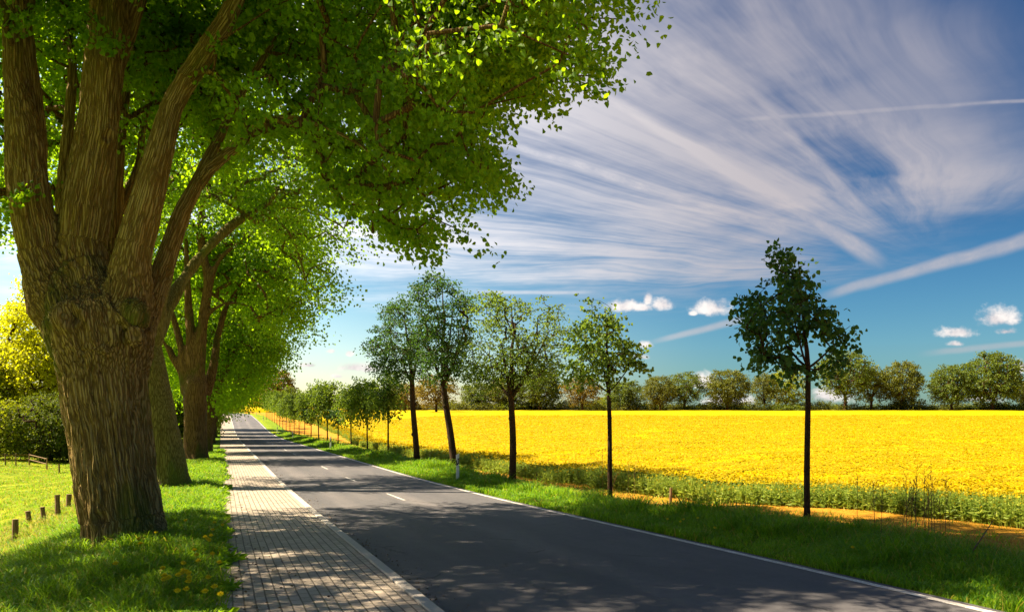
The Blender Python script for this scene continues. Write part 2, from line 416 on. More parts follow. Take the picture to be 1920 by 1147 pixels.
M['asphalt'] = material('asphalt', asphalt_fn)
M['kerb'] = material('kerb_concrete', lambda g: principled(g, g.ramp(g.noise(g.pos(), 22, 5, .7), [(.3, (.33, .305, .27)), (.7, (.43, .40, .36))]), .9, g.bump(g.noise(g.pos(), 90, 3), .6, .006)))
def paint_fn(g):
    P = g.pos(); w = g.noise(P, 34, 5, .75); w2 = g.noise(P, 3, 3)
    col = g.mix((w * .8 + w2 * .35).sst(.48, .60) * .65, (.62, .60, .56), (.20, .18, .17))
    return principled(g, col, .7, g.bump(w, .6, .006))
M['paint'] = material('road_paint', paint_fn)
def canopy_fn(g):
    P = g.pos(); x, y, z = g.sep(P); d = g.dot(P, tuple(RT)); dd = g.dot(P, tuple(FW))
    n1 = g.noise(g.comb(d * .10, dd * .9, 0.0), .55, 4, .6); n2 = g.noise(P, 4.0, 4, .7); n3 = g.noise(P, 24, 3, .7)
    col = g.ramp(n2 * .35 + n3 * .65, [(.28, (.22, .15, .0)), (.40, (.34, .25, .0)), (.70, (.40, .30, .0))])
    gap = (n1 * .62 + g.noise(g.comb(d * .5, dd * 3.0, 0.0), .5, 5, .7) * .5).sst(.605, .70)
    col = g.mix(gap * n3.sst(.35, .6) * .85, col, (.11, .10, .006))
    return principled(g, col, .95, g.bump(n3 * .7 + n2, .5, .05), .05)
M['canopy'] = material('rape_canopy', canopy_fn)

# ------------------------------------------------------------------ ground, road, path, kerb, markings
def nodes(*spans):
    out = []
    for a, b, st in spans: out.append(np.arange(a, b - 1e-6, st))
    return np.concatenate(out + [np.array([spans[-1][1]])])
GX = nodes((-900, -200, 100), (-200, -60, 20), (-60, -20, 4), (-20, -8, 1), (-8, -3.6, .4), (-3.6, -.12, .29))
GX = np.concatenate([GX, [0.03, 2.0, 2.16, 4.8, 7.5], np.arange(7.7, 18, .3), np.arange(18, 40, 1.5), np.arange(40, 120, 8), np.arange(120, 1300, 60)])
GY = nodes((-80, 2, 6), (2, 24, .3), (24, 60, .8), (60, 280, 3), (280, 440, 10), (440, 1500, 60))
def sheet(name, X, Y, zoff, mat, kind='structure', warp=True, smooth=True, zf=None, follow=False):
    xx, yy = np.meshgrid(X, Y, indexing='ij')
    x = xx + bend(yy) * ((1 - sst(np.abs(xx), 14, 90)) if warp else 0)
    z = road_z(yy) + zoff if zf is None else zf(x, yy, xx)
    nx_, ny_ = xx.shape
    i, j = np.meshgrid(np.arange(nx_ - 1), np.arange(ny_ - 1), indexing='ij'); k = i * ny_ + j
    q = np.stack([k, k + ny_, k + ny_ + 1, k + 1], -1).reshape(-1, 4)
    return new_mesh(name, np.stack([x, yy, z], -1).reshape(-1, 3), q, None, smooth, [mat]), xx, yy
def gz_(x, yy, xx):
    X = x - bend(yy) * (1 - sst(np.abs(x), 14, 90))
    z = ground_z(x, yy)
    return np.where((xx > -.01) & (xx < 7.6), z - .35, z)
me, xx, yy = sheet('ground', GX, GY, 0, M['ground'], zf=gz_)
ce = crop_edge(yy)
gl_ = lambda Y: np.interp(Y, [3, 8, 12, 16, 22, 30], [12.1, 10.9, 10.2, 10.0, 10.3, 10.6])
soil = sst(xx - gl_(yy), -.6, .5) * (1 - sst(xx, ce + 1.5, ce + 4)) 
soil = np.maximum(soil, sst(xx, ce - .5, ce + 1) * .8)
mead = np.clip(sst(-xx, 3.2, 6.5) * .55 + .20 * sst(xx, 7.6, 8) * (1 - sst(xx, 8.4, 9)) + sst(yy, 90, 200) * .25 * (xx > 7.6), 0, 1)
wear = np.maximum((1 - sst(np.abs(xx + .05), .0, .22)), (1 - sst(np.abs(xx - 7.55), .05, .3))) * .62
at_ = me.attributes.new('zone', 'FLOAT_VECTOR', 'POINT')
at_.data.foreach_set('vector', np.stack([soil, mead, wear], -1).reshape(-1, 3).astype(np.float32).ravel())
structure('ground', me)
RY = GY[(GY < 420)]
structure('road', sheet('road', np.array([2.14, 3, 4, 4.8, 6, 7.0, 7.56]), RY, 0.0, M['asphalt'])[0])
structure('path', sheet('path', np.array([-.10, .5, 1.0, 1.5, 1.975]), RY, 0.035, M['path'])[0])
def prism(name, x0, x1, h0, h1, Y, mat, bev=.012):
    """a kerb: a real step with a bevelled top edge running along the road"""
    prof = [(x0, h0), (x0, h1 - bev), (x0 + bev, h1), (x1 - bev, h1), (x1, h1 - bev), (x1, h0)]
    vs = []
    for px, pz in prof: vs.append(np.stack([px + bend(Y), Y, road_z(Y) + pz], -1))
    n_ = len(Y); k = np.arange(n_ - 1); q = []
    for i in range(len(prof) - 1): q.append(np.stack([i * n_ + k, i * n_ + k + 1, (i + 1) * n_ + k + 1, (i + 1) * n_ + k], -1))
    return new_mesh(name, np.vstack(vs), np.vstack(q), None, False, [mat])
structure('kerb', prism('kerb', 2.0, 2.145, -.2, .05, RY, M['kerb']))
structure('road_marking', sheet('edge_line', np.array([7.33, 7.45]), RY, 0.005, M['paint'])[0])
for k in range(9):
    y0 = 22.0 + k * 8.6
    Y = np.linspace(y0, y0 + 2.6, 5) if k < 8 else np.linspace(y0, y0 + 3, 4)
    structure('road_marking', sheet('centre_dash', np.array([4.79, 4.87]), Y, 0.005, M['paint'])[0])

# ------------------------------------------------------------------ leaves, blades
def leaves(c, tip, size, fold=.25, quad2=False, width=.8, rng=RNG):
    n = len(c); tip = unit(tip); r = unit(rng.normal(size=(n, 3)))
    side = unit(np.cross(tip, r)); nrm = np.cross(side, tip); size = np.broadcast_to(size, n)[:, None]
    L = size * tip; S = size * side * width * .5; N = size * nrm * fold
    if quad2:
        v_ = np.stack([c, c + L * .22 + S * .95 + N * .5, c + L * .62 + S * .72 + N * .4, c + L - N * .3, c + L * .62 - S * .72 + N * .4, c + L * .22 - S * .95 + N * .5], 1)
        b = np.arange(n)[:, None] * 6
        q = np.concatenate([b + [0, 1, 2, 3], b + [3, 4, 5, 0]], 0)
        return v_.reshape(-1, 3), q
    v_ = np.stack([c, c + L * .42 + S + N * .5, c + L, c + L * .42 - S + N * .5], 1)
    return v_.reshape(-1, 3), np.arange(n * 4).reshape(-1, 4)

def inpoly(px, py, poly):
    poly = np.asarray(poly, float); r = np.zeros(len(px), bool); n = len(poly)
    for i in range(n):
        x0, y0 = poly[i]; x1, y1 = poly[(i + 1) % n]
        c = ((y0 > py) != (y1 > py)) & (px < (x1 - x0) * (py - y0) / (y1 - y0 + 1e-12) + x0)
        r ^= c
    return r

def skeleton(n0, par0, rad0, targets, step=.6, rtip=.012, power=.46, rng=RNG, sag=.12, lift=.25):
    """grow branches from the first nodes n0 (with parents par0, radii rad0 or 0) to every target; returns nodes, parents, radii, tip node ids"""
    pos = [tuple(p) for p in n0]; par = list(par0); fixed = len(n0)
    P = np.zeros((fixed + len(targets) * 12, 3)); P[:fixed] = n0; n = fixed
    root = P[0].copy(); base = P[min(fixed - 1, 1)]
    order = np.argsort(np.linalg.norm(targets - n0[-1 if fixed < 3 else fixed // 2], axis=1))
    tips = np.zeros(len(targets), int)
    par = np.zeros(len(P), int); par[:fixed] = par0
    for t in order:
        T = targets[t]; dlt = T - P[:n]; d = np.linalg.norm(dlt, axis=1)
        cost = d + np.maximum(0, -dlt[:, 2]) * .5
        k = int(np.argmin(cost)); m = max(1, min(10, int(round(d[k] / step))))
        a = P[k].copy(); prev = k; off = rng.normal(size=3) * d[k] * sag; off[2] += d[k] * lift * .5
        for s_ in range(1, m + 1):
            f = s_ / m; p = a + (T - a) * f + off * (f * (1 - f) * 2)
            if n >= len(P): break
            P[n] = p; par[n] = prev; prev = n; n += 1
        tips[t] = prev
    P = P[:n]; par = par[:n]; cnt = np.zeros(n)
    cnt[tips] += 1
    for i in range(n - 1, 0, -1): 
        if i >= fixed or True: cnt[par[i]] += cnt[i] if par[i] != i else 0
    R = rtip * np.maximum(cnt, 1) ** power
    for i in range(fixed):
        if rad0[i] > 0: R[i] = rad0[i]
    return P, par, R, tips

def tubes_from(P, par, R, mb, first, sides=5, cap_r=None):
    ids = np.arange(first, len(P)); a = P[par[ids]]; b = P[ids]; ra = np.minimum(R[par[ids]], R[ids] * 1.35); rb = R[ids]
    ok = np.linalg.norm(b - a, axis=1) > 1e-4; a, b, ra, rb = a[ok], b[ok], ra[ok], rb[ok]
    T = unit(b - a); s1 = unit(np.cross(T, np.array([.2, .35, .9]))); s2 = np.cross(T, s1)
    th = np.linspace(0, 2 * math.pi, sides, endpoint=False)
    ring = np.cos(th)[None, :, None] * s1[:, None] + np.sin(th)[None, :, None] * s2[:, None]
    a = a - T * ra[:, None] * .3
    v_ = np.concatenate([a[:, None] + ring * ra[:, None, None], b[:, None] + ring * rb[:, None, None]], 1)
    n = len(a); j = np.arange(sides); j2 = (j + 1) % sides
    q = (np.arange(n)[:, None, None] * 2 * sides + np.stack([j, j2, j2 + sides, j + sides], -1)[None]).reshape(-1, 4)
    mb.add(v_.reshape(-1, 3), q)

def spray_leaves(tg, out, per, size, spread, flat=.55, droop=.5, rng=RNG, quad2=False, tipdown=.8, width=.8):
    """clusters of leaves around every target, hanging a little"""
    n = len(tg); cnt = rng.poisson(per, n).clip(3); idx = np.repeat(np.arange(n), cnt); m = len(idx)
    g_ = rng.normal(size=(m, 3)); sp = spread * (0.7 + .6 * rng.random(n))[idx][:, None]
    o = out[idx]; t = rng.random(m)[:, None]
    g_ = np.clip(g_, -1.7, 1.7)
    size = size * np.clip(np.linalg.norm(tg[idx], axis=1) / 14.0, .8, 1.0) if size < .1 and spread < .45 and per > 40 else size
    c = tg[idx] + g_ * sp * np.array([1, 1, flat]) * .36 + o * (t - .45) * sp * 1.7
    c[:, 2] -= droop * sp[:, 0] * (t[:, 0] ** 2) + rng.random(m) * .05
    tip = o * .5 + rng.normal(size=(m, 3)) * .55 + np.array([0, 0, -tipdown])
    return leaves(c, tip, size * (.65 + .6 * rng.random(m)), quad2=quad2, rng=rng, width=width)

def ell_targets(n, c, r, rng, shell=.45, noise=.55, nscale=.45, bottom=None):
    out = []
    tot = 0
    while tot < n:
        p = rng.normal(size=(n * 3, 3)); p = unit(p); q = rng.random(n * 3)
        rr_ = np.where(q < shell, .82 + .2 * rng.random(n * 3), rng.random(n * 3) ** (1 / 2.2))
        p = p * rr_[:, None]
        lump = 1 + .22 * (vnoise(unit(p) * 2.1 + c.sum() * .37 + 20) - .5) * 2
        w = c + p * r * lump[:, None]
        k = vnoise(w * nscale * 1.9 + 50) > noise - rng.random(len(w)) * .25
        if bottom is not None: k &= w[:, 2] > bottom
        out.append(w[k]); tot += k.sum()
    return np.vstack(out)[:n]

def generic_tree(seed, H, tr, fork, crown_r, crown_zr, n_spray, per, leaf, spread, barkm, leafm, limbs=5, shell=.45, noise=.5, name='tree', lean=(0, 0), rtip=.012, cz=None, flat=.55, bottom=None, sides=9, leader=False, droop=.5, tipdown=.8):
    """a whole tree with its base at the origin: returns trunk mesh and crown mesh"""
    rng = np.random.default_rng(seed)
    crown_c = np.array([lean[0], lean[1], H - crown_zr if cz is None else cz])
    nodes_ = []; par = []; r0 = []
    kk = 7
    for i in range(kk):
        f = i / (kk - 1); z = fork * f
        nodes_.append((lean[0] * .25 * f + math.sin(f * 3 + seed) * tr * .25, lean[1] * .25 * f + math.cos(f * 2.3 + seed) * tr * .25 - tr * .2, z - (0.15 if i == 0 else 0)))
        par.append(max(0, i - 1)); r0.append(tr * (1.22 - .9 * f + .75 * f * f) if i else tr * 1.35)
    tops = []
    if leader:
        b = len(nodes_) - 1
        for j in range(1, 7):
            f = j / 6; p = np.array(nodes_[kk - 1]) * (1 - f) + (crown_c + np.array([0, 0, crown_zr * .75])) * f
            nodes_.append(tuple(p + rng.normal(size=3) * .03 * np.array([1, 1, 0]))); par.append(b); b = len(nodes_) - 1
            r0.append(max(rtip * 1.5, tr * .85 * (1 - f * .93)))
    fan0 = rng.random() * 6.28
    chains = []
    for l in range(limbs):
        a = fan0 + l * 6.283 / limbs + rng.normal() * .25; ti = .25 + .5 * rng.random()
        b = kk - 1; ch = [b]
        base_p = np.array(nodes_[b]); z0 = base_p[2]
        end = crown_c + np.array([math.cos(a) * crown_r * ti, math.sin(a) * crown_r * ti, crown_zr * (.15 + .4 * rng.random())])
        K = 6; lr = tr * (.42 + .2 * rng.random()) * (.62 if leader else 1)
        for j in range(1, K + 1):
            f = j / K; hor = f ** .85 if not leader else f
            p = base_p + (end - base_p) * np.array([hor, hor, f ** 1.15]) + rng.normal(size=3) * .05 * crown_r * .35
            nodes_.append(tuple(p)); par.append(b); b = len(nodes_) - 1; ch.append(b); r0.append(max(rtip * 2, lr * (1 - .78 * f)))
        chains.append(ch)
    n0 = np.array(nodes_); tg = ell_targets(n_spray, crown_c, np.array([crown_r, crown_r, crown_zr]), rng, shell, noise, .45 * 6 / max(crown_r, 1), bottom)
    P, pr, R, tips = skeleton(n0, par, r0, tg, step=max(.25, crown_r * .12), rtip=rtip, rng=rng)
    mb = MB()
    tp = n0[:kk]; trr = np.array(r0[:kk])
    f = np.linspace(0, 1, 22); pz = np.stack([np.interp(f, np.linspace(0, 1, kk), tp[:, i]) for i in range(3)], -1); rz_ = np.interp(f, np.linspace(0, 1, kk), trr)
    rz_ *= 1 + .06 * np.sin(f * 23 + seed)
    mb.tube(pz, rz_, max(sides, 9) if tr < .3 else 18)
    if leader:
        mb.tube(n0[kk - 1:kk + 6], np.array(r0[kk - 1:kk + 6]) * 1.0, 8)
    for ch in chains:
        rr = np.array([r0[i] for i in ch]); rr[0] = rr[1] * 1.15; pp = n0[ch].copy(); pp[0, 2] -= rr[0] * .8
        mb.tube(pp, rr, 8 if tr < .3 else 11)
    tubes_from(P, pr, R, mb, len(n0), 4 if crown_r > 3 else 5)
    tm = mb.mesh(name + '_trunk', [barkm], True)
    out = unit((tg - crown_c) * np.array([1, 1, .4]) + 1e-6)
    v_, q = spray_leaves(tg, out, per, leaf, spread, rng=rng, flat=flat, droop=droop, tipdown=tipdown)
    cm = new_mesh(name + '_crown', v_, q, None, False, [leafm])
    return tm, cm
def plant_tree(name, label, cat, tm, cm, loc, rz=0.0, scale=1.0, group=None):
    t = thing(name, label, cat, loc, rz, group, scale)
    link('trunk', tm, t); link('crown', cm, t)
    return t

# ------------------------------------------------------------------ first old linden (explicit trunk and limbs)
D1 = 14.0
def P1(x, y, d=D1): return at(x, y, d)
S1 = D1 / F
def limb(pts, k=1.0):  # (x, y, diameter px, depth)
    return [(P1(a, b, c_), w * .5 * c_ / F * k) for a, b, w, c_ in pts]
trunk1 = [(236, 1036, 190, 14.0), (236, 1012, 156, 14.0), (228, 960, 144, 14.0), (218, 900, 143, 14.0), (206, 811, 144, 14.0), (195, 720, 155, 14.0), (190, 655, 182, 14.0), (184, 605, 200, 14.0), (178, 575, 180, 14.0), (170, 545, 110, 14.0), (166, 522, 46, 14.1)]
limbsA = [
    [(150, 620, 120, 13.9), (112, 560, 112, 13.8), (84, 500, 84, 13.8), (68, 430, 78, 13.8), (55, 350, 76, 13.8), (46, 270, 66, 13.8), (36, 200, 52, 13.8), (26, 150, 38, 13.8), (24, 90, 34, 13.8), (20, 20, 30, 13.8), (10, -90, 26, 13.8), (-30, -260, 20, 13.6), (-90, -420, 14, 13.2)],
    [(60, 330, 50, 14.1), (68, 260, 36, 14.1), (62, 190, 34, 14.2), (52, 100, 28, 14.3), (44, 0, 24, 14.5), (50, -140, 20, 14.8), (30, -320, 14, 15.2)],
    [(180, 610, 130, 14.0), (160, 530, 104, 14.0), (152, 470, 86, 14.0), (158, 400, 86, 14.0), (172, 320, 80, 14.0), (185, 240, 75, 14.0), (194, 130, 72, 14.0), (200, 40, 70, 14.1), (206, -80, 60, 14.2), (215, -260, 46, 14.4), (200, -450, 32, 14.8), (230, -640, 20, 15.2)],
    [(205, 130, 50, 14.2), (232, 70, 38, 14.4), (252, 10, 34, 14.5), (290, -100, 30, 14.8), (330, -260, 24, 15.3), (380, -420, 16, 16.0)],
    [(150, 520, 50, 15.0), (121, 400, 30, 15.1), (124, 310, 26, 15.2), (130, 220, 21, 15.3), (136, 130, 18, 15.4), (128, 60, 14, 15.6), (104, 0, 12, 16.0), (70, -120, 9, 16.6)],
    [(215, 650, 110, 13.9), (236, 560, 92, 13.8), (248, 480, 66, 13.7), (268, 410, 62, 13.7), (288, 330, 52, 13.7), (308, 255, 46, 13.7), (322, 200, 43, 13.7), (348, 150, 42, 13.7), (384, 100, 40, 13.6), (420, 45, 36, 13.6), (450, -20, 32, 13.5), (500, -140, 26, 13.2), (600, -300, 19, 12.9), (700, -430, 12, 12.5)],
    [(240, 660, 80, 14.2), (278, 575, 50, 14.4), (302, 510, 40, 14.6), (322, 455, 32, 14.7), (342, 400, 30, 14.8), (372, 340, 26, 14.9), (390, 300, 24, 15.0), (415, 250, 18, 15.2), (440, 200, 14, 15.5), (500, 100, 11, 16.0), (580, -20, 8, 16.6)],
    [(374, 345, 22, 14.9), (392, 318, 24, 14.9), (430, 285, 20, 14.9), (468, 258, 18, 14.9), (520, 222, 14, 14.9), (600, 235, 9, 14.8), (700, 290, 6, 14.6), (760, 380, 4, 14.4)],
    [(210, 560, 70, 15.1), (214, 470, 32, 15.3), (216, 380, 26, 15.4), (222, 290, 22, 15.5), (232, 210, 17, 15.7), (250, 120, 13, 16.0), (300, 0, 9, 16.5)],
    [(225, 400, 18, 15.6), (244, 350, 14, 15.6), (262, 300, 14, 15.7), (268, 240, 12, 15.8), (290, 160, 9, 16.0)],
]
chains1 = [limb(trunk1, 1.0)] + [limb(l) for l in limbsA]
mb = MB()
for ch in chains1:
    pts = np.array([p for p, r in ch]); rr = np.array([r for p, r in ch])
    t = np.linspace(0, len(pts) - 1, (len(pts) - 1) * 5 + 1); i0 = np.clip(t.astype(int), 0, len(pts) - 2); f = (t - i0)[:, None]
    pm = np.vstack([2 * pts[0] - pts[1], pts, 2 * pts[-1] - pts[-2]])
    a, b, c_, d_ = pm[i0], pm[i0 + 1], pm[i0 + 2], pm[i0 + 3]
    cp = .5 * ((2 * b) + (-a + c_) * f + (2 * a - 5 * b + 4 * c_ - d_) * f ** 2 + (-a + 3 * b - 3 * c_ + d_) * f ** 3)
    cr = np.interp(t, np.arange(len(rr)), rr)
    mb.tube(cp, cr, 24)
# swellings where the limbs were pollarded
def ball(mb, c, r, sc=(1, 1, 1)):
    th = np.linspace(0, math.pi, 9)[1:-1]; pts = np.array([c + np.array([0, 0, math.cos(a) * r * sc[2]]) for a in th]); mb.tube(pts, np.sin(th) * r * sc[0], 14)
for x, y, r, d in ((190, 640, 40, 13.5), (135, 596, 30, 13.45), (250, 590, 30, 13.5), (250, 628, 14, 13.42), (130, 500, 14, 13.6), (205, 548, 22, 13.7), (235, 1015, 56, 13.9), (186, 1022, 30, 13.8), (284, 1006, 28, 13.8), (176, 985, 22, 13.75)):
    ball(mb, P1(x, y, d), r * d / F)
raw = mb.mesh('raw')
ro = bpy.data.objects.new('raw', raw); COL.objects.link(ro)
rm = ro.modifiers.new('r', 'REMESH'); rm.mode = 'VOXEL'; rm.voxel_size = .021
sm = ro.modifiers.new('s', 'SMOOTH'); sm.factor = .5; sm.iterations = 7
ev = ro.evaluated_get(bpy.context.evaluated_depsgraph_get()); tm = bpy.data.meshes.new_from_object(ev)
bpy.data.objects.remove(ro)
nv = len(tm.vertices); co = np.zeros(nv * 3, np.float32); tm.vertices.foreach_get('co', co); co = co.reshape(-1, 3).astype(float)
no = np.zeros(nv * 3, np.float32); tm.vertices.foreach_get('normal', no); no = no.reshape(-1, 3).astype(float)
# bark grain: each vertex expressed in the frame of its nearest limb
segA, segB, segR, segL = [], [], [], []
for ch in chains1:
    L = 0
    for (p, r), (p2, r2) in zip(ch[:-1], ch[1:]):
        segA.append(p); segB.append(p2); segR.append((r + r2) / 2); segL.append(L); L += np.linalg.norm(p2 - p)
best = np.full(nv, 1e9); grain = np.zeros((nv, 3))
for A, B, R_, L in zip(segA, segB, segR, segL):
    T = (B - A); ln = np.linalg.norm(T); T = T / ln
    w = co - A; t = np.clip(w @ T, 0, ln); off = w - (w @ T)[:, None] * T; dd = np.linalg.norm(w - t[:, None] * T, axis=1) - R_
    s1 = np.array([1, 0, 0]) - T[0] * T; s1 /= np.linalg.norm(s1); s2 = np.cross(T, s1)
    k = dd < best; best[k] = dd[k]
    grain[k] = np.stack([off[k] @ s1, off[k] @ s2, L + (w @ T)[k]], -1)
zz = co[:, 2]
disp = (vnoise(co * np.array([2.3, 2.3, .55]) + 7) - .5) * .13 + (vnoise(grain * np.array([7.5, 7.5, .9]) + 31) - .5) * .055 + (vnoise(grain * np.array([17, 17, 1.7]) + 3) - .5) * .034
gw_ = grain + ((vnoise(co * 3.1 + 5) - .5) * .10)[:, None] * [1, 1, 0]
rd1 = 1 - np.abs(2 * vnoise(gw_ * np.array([12, 12, 1.1]) + 60) - 1); rd2 = 1 - np.abs(2 * vnoise(gw_ * np.array([23, 23, 2.4]) + 90) - 1)
disp -= (sst(rd1, .62, 1) * .042 + sst(rd2, .55, 1) * .020) * (.6 + .8 * vnoise(co * 1.3 + 77))
rad_loc = np.linalg.norm(grain[:, :2], axis=1); disp *= np.clip(rad_loc / .55, .12, 1)
for x, y, r0, A, B in ((133, 592, 19, .07, .16), (200, 256, 12, .05, .03), (250, 628, 9, .04, .07), (316, 518, 8, .03, .06), (190, 640, 24, .05, .02), (130, 480, 10, .03, .05), (188, 972, 17, .02, .09), (70, 330, 7, .03, .03)):
    X_, Y_, Dd = proj(co); rr = np.hypot(X_ - x, (Y_ - y) * .85); fr = (no @ FW < .1)
    disp += fr * (A * np.exp(-((rr - r0) / (r0 * .42)) ** 2) - B * np.exp(-(rr / (r0 * .62)) ** 2))
co += no * disp[:, None]
tm.vertices.foreach_set('co', co.astype(np.float32).ravel())
qa = tm.attributes.new('grain', 'FLOAT_VECTOR', 'POINT'); qa.data.foreach_set('vector', grain.astype(np.float32).ravel())
tm.polygons.foreach_set('use_smooth', np.ones(len(tm.polygons), bool)); tm.materials.append(M['bark_big']); tm.update()
base1 = np.array([P1(235, 1015)[0], P1(235, 1015)[1], 0.0]); base1[2] = float(ground_z(base1[0], base1[1]))
T1 = thing('old_linden_tree', 'massive many-limbed linden nearest the camera, furrowed brown trunk left of the path', 'tree', base1, group='old linden trees along the path')
def local(me_, base):
    c_ = np.zeros(len(me_.vertices) * 3, np.float32); me_.vertices.foreach_get('co', c_); c_ = c_.reshape(-1, 3) - base.astype(np.float32); me_.vertices.foreach_set('co', c_.ravel()); me_.update()
local(tm, base1)
link('trunk', tm, T1)

def big_crown(T, base, chains, crown_c, rxyz, n, per, leaf, spread, poly, avoid, seed, rtip=.014, quad2=False, extra=None, name='crown', leafm='linden', barkm='bark', bottom=None, blobs=None):
    rng = np.random.default_rng(seed)
    # crown axes: across the road, along the road, up
    tg = ell_targets(n, np.zeros(3), np.asarray(rxyz, float), rng, .35, .42, .33) + crown_c
    tg = tg[vnoise(tg * 1.0 + seed) > .40]
    if blobs is not None: tg = np.vstack([tg] + [ell_targets(n_, np.array(c_), np.array(r_, float), rng, .3, .45, .5) for c_, r_, n_ in blobs])
    x, y, d = proj(tg); ok = (d < 1.5) | inpoly(x, y, poly)
    edge = ~inpoly(x + 75, y + 20, poly) | ~inpoly(x + 20, y + 70, poly)          # thinner, tufted outer sprays
    ok &= ~edge | (vnoise(tg * 2.1 + 13) > .50)
    if seed == 11: ok &= ~((tg[:, 0] < 2.0) & (tg[:, 1] < 11.6))
    if bottom is not None: ok &= tg[:, 2] > bottom
    for ax0, ay0, ax1, ay1, dlim in avoid: ok &= ~((x > ax0) & (x < ax1) & (y > ay0) & (y < ay1) & (d < dlim))
    tg = tg[ok]
    if extra is not None: tg = np.vstack([tg, extra])
    n0, par, r0 = [], [], []
    for ch in chains:
        b = None
        for p, r in ch:
            if b is None and n0:
                dd = np.linalg.norm(np.array(n0) - p, axis=1); b = int(np.argmin(dd))
            n0.append(p); par.append(b if b is not None else 0); r0.append(r); b = len(n0) - 1
    n0 = np.array(n0)
    P, pr, R, tips = skeleton(n0, par, r0, tg, step=.55, rtip=rtip, rng=rng, power=.42)
    R = np.minimum(R, .05 if seed == 11 else .11)
    m = MB(); tubes_from(P, pr, R, m, len(n0), 5); bm_ = m.mesh('branches', [M[barkm]], True); local(bm_, base); link('branches', bm_, T)
    out = unit((tg - crown_c) * np.array([1, 1, .35]) + 1e-6)
    v_, q = spray_leaves(tg, out, per, leaf, spread, rng=rng, quad2=quad2, droop=.7, flat=.6, width=.95)
    cm = new_mesh('linden_crown', v_, q, None, False, [M[leafm]]); local(cm, base); link('crown', cm, T)
    return cm
POLY1 = [(-2500, -4000), (1400, -4000), (1230, -300), (1185, -60), (1150, -10), (1165, 55), (1120, 60), (1112, 165), (1085, 150), (1040, 140), (1000, 195), (950, 175), (905, 205), (900, 265), (940, 305), (915, 335), (905, 380), (870, 430), (835, 425), (790, 460), (730, 440), (690, 465), (660, 420),
         (610, 340), (560, 280), (500, 260), (440, 300), (400, 330), (330, 330), (250, 300), (150, 330), (0, 420), (-60, 520), (-2500, 640)]
ex = np.array([P1(x, y, d) for x, y, d in ((200, 62, 13.4), (214, 75, 13.4), (45, 352, 13.2), (10, 50, 13.1), (30, 30, 13.1), (410, 78, 13.0), (400, 135, 13.1), (60, 20, 13.3), (150, 15, 13.2), (12, 20, 12.6), (440, 60, 13.0), (1184, 0, 10.0), (935, 318, 14), (880, 440, 14), (790, 470, 14))])
big_crown(T1, base1, chains1, np.array([-1.0, 17.2, 7.4]), (8.7, 7.0, 5.9), 8200, 56, .094, .42, POLY1,
          [(-200, -40, 445, 620, 14.9), (-2000, -3000, 3000, 1200, 6.5)], 11, quad2=True, extra=ex, rtip=.0095, blobs=[((3.8, 10.2, 5.9), (3.0, 3.4, 2.5), 620), ((5.2, 13.5, 6.0), (2.2, 3, 2.7), 380), ((-1.3, 16.0, 9.9), (5.6, 5.6, 2.6), 1500), ((2.2, 9.4, 7.9), (3.6, 2.4, 1.5), 420)])  # closing blobs: unseen leaf masses added above the view to make road shade solid

# ------------------------------------------------------------------ second and third old lindens
def chain_tree(label, D0, trunk, limbs_, crown_c, rxyz, n, per, leaf, spread, poly, avoid, seed, barkm, name='old_linden_tree'):
    ch = [limb(trunk)] + [limb(l) for l in limbs_]
    p0 = trunk[1]; b = at(p0[0], p0[1], p0[3]); b[2] = float(ground_z(b[0], b[1]))
    T = thing(name, label, 'tree', b, group='old linden trees along the path')
    m = MB()
    for c_ in ch:
        pts = np.array([p for p, r in c_]); rr = np.array([r for p, r in c_])
        t = np.linspace(0, len(pts) - 1, (len(pts) - 1) * 4 + 1); cp = np.stack([np.interp(t, np.arange(len(pts)), pts[:, i]) for i in range(3)], -1)
        k = np.array([.25, .5, .25]); 
        for _ in range(3): cp[1:-1] = cp[:-2] * .25 + cp[1:-1] * .5 + cp[2:] * .25
        m.tube(cp, np.interp(t, np.arange(len(rr)), rr), 20)
    me_ = m.mesh('linden_trunk', [M[barkm]], True)
    ro_ = bpy.data.objects.new('raw', me_); COL.objects.link(ro_)
    a = ro_.modifiers.new('r', 'REMESH'); a.mode = 'VOXEL'; a.voxel_size = .06 * D0 / 27
    a = ro_.modifiers.new('s', 'SMOOTH'); a.factor = .5; a.iterations = 3
    m2 = bpy.data.meshes.new_from_object(ro_.evaluated_get(bpy.context.evaluated_depsgraph_get())); bpy.data.objects.remove(ro_)
    n_ = len(m2.vertices); c2 = np.zeros(n_ * 3, np.float32); m2.vertices.foreach_get('co', c2); c2 = c2.reshape(-1, 3).astype(float)
    nn = np.zeros(n_ * 3, np.float32); m2.vertices.foreach_get('normal', nn); nn = nn.reshape(-1, 3)
    c2 += nn * ((vnoise(c2 * np.array([3, 3, .8])) - .5) * .16)[:, None] * .8
    m2.vertices.foreach_set('co', c2.astype(np.float32).ravel()); m2.polygons.foreach_set('use_smooth', np.ones(len(m2.polygons), bool))
    if not m2.materials: m2.materials.append(M[barkm])
    m2.update(); local(m2, b); link('trunk', m2, T)
    cm = big_crown(T, b, ch, crown_c, rxyz, n, per, leaf, spread, poly, avoid, seed, rtip=.018, barkm=barkm)
    return T
d2 = 27.0
trunk2 = [(320, 945, 112, d2), (318, 922, 98, d2), (315, 898, 80, d2), (304, 835, 76, d2), (287, 761, 74, d2), (272, 690, 72, d2), (256, 615, 66, d2)]
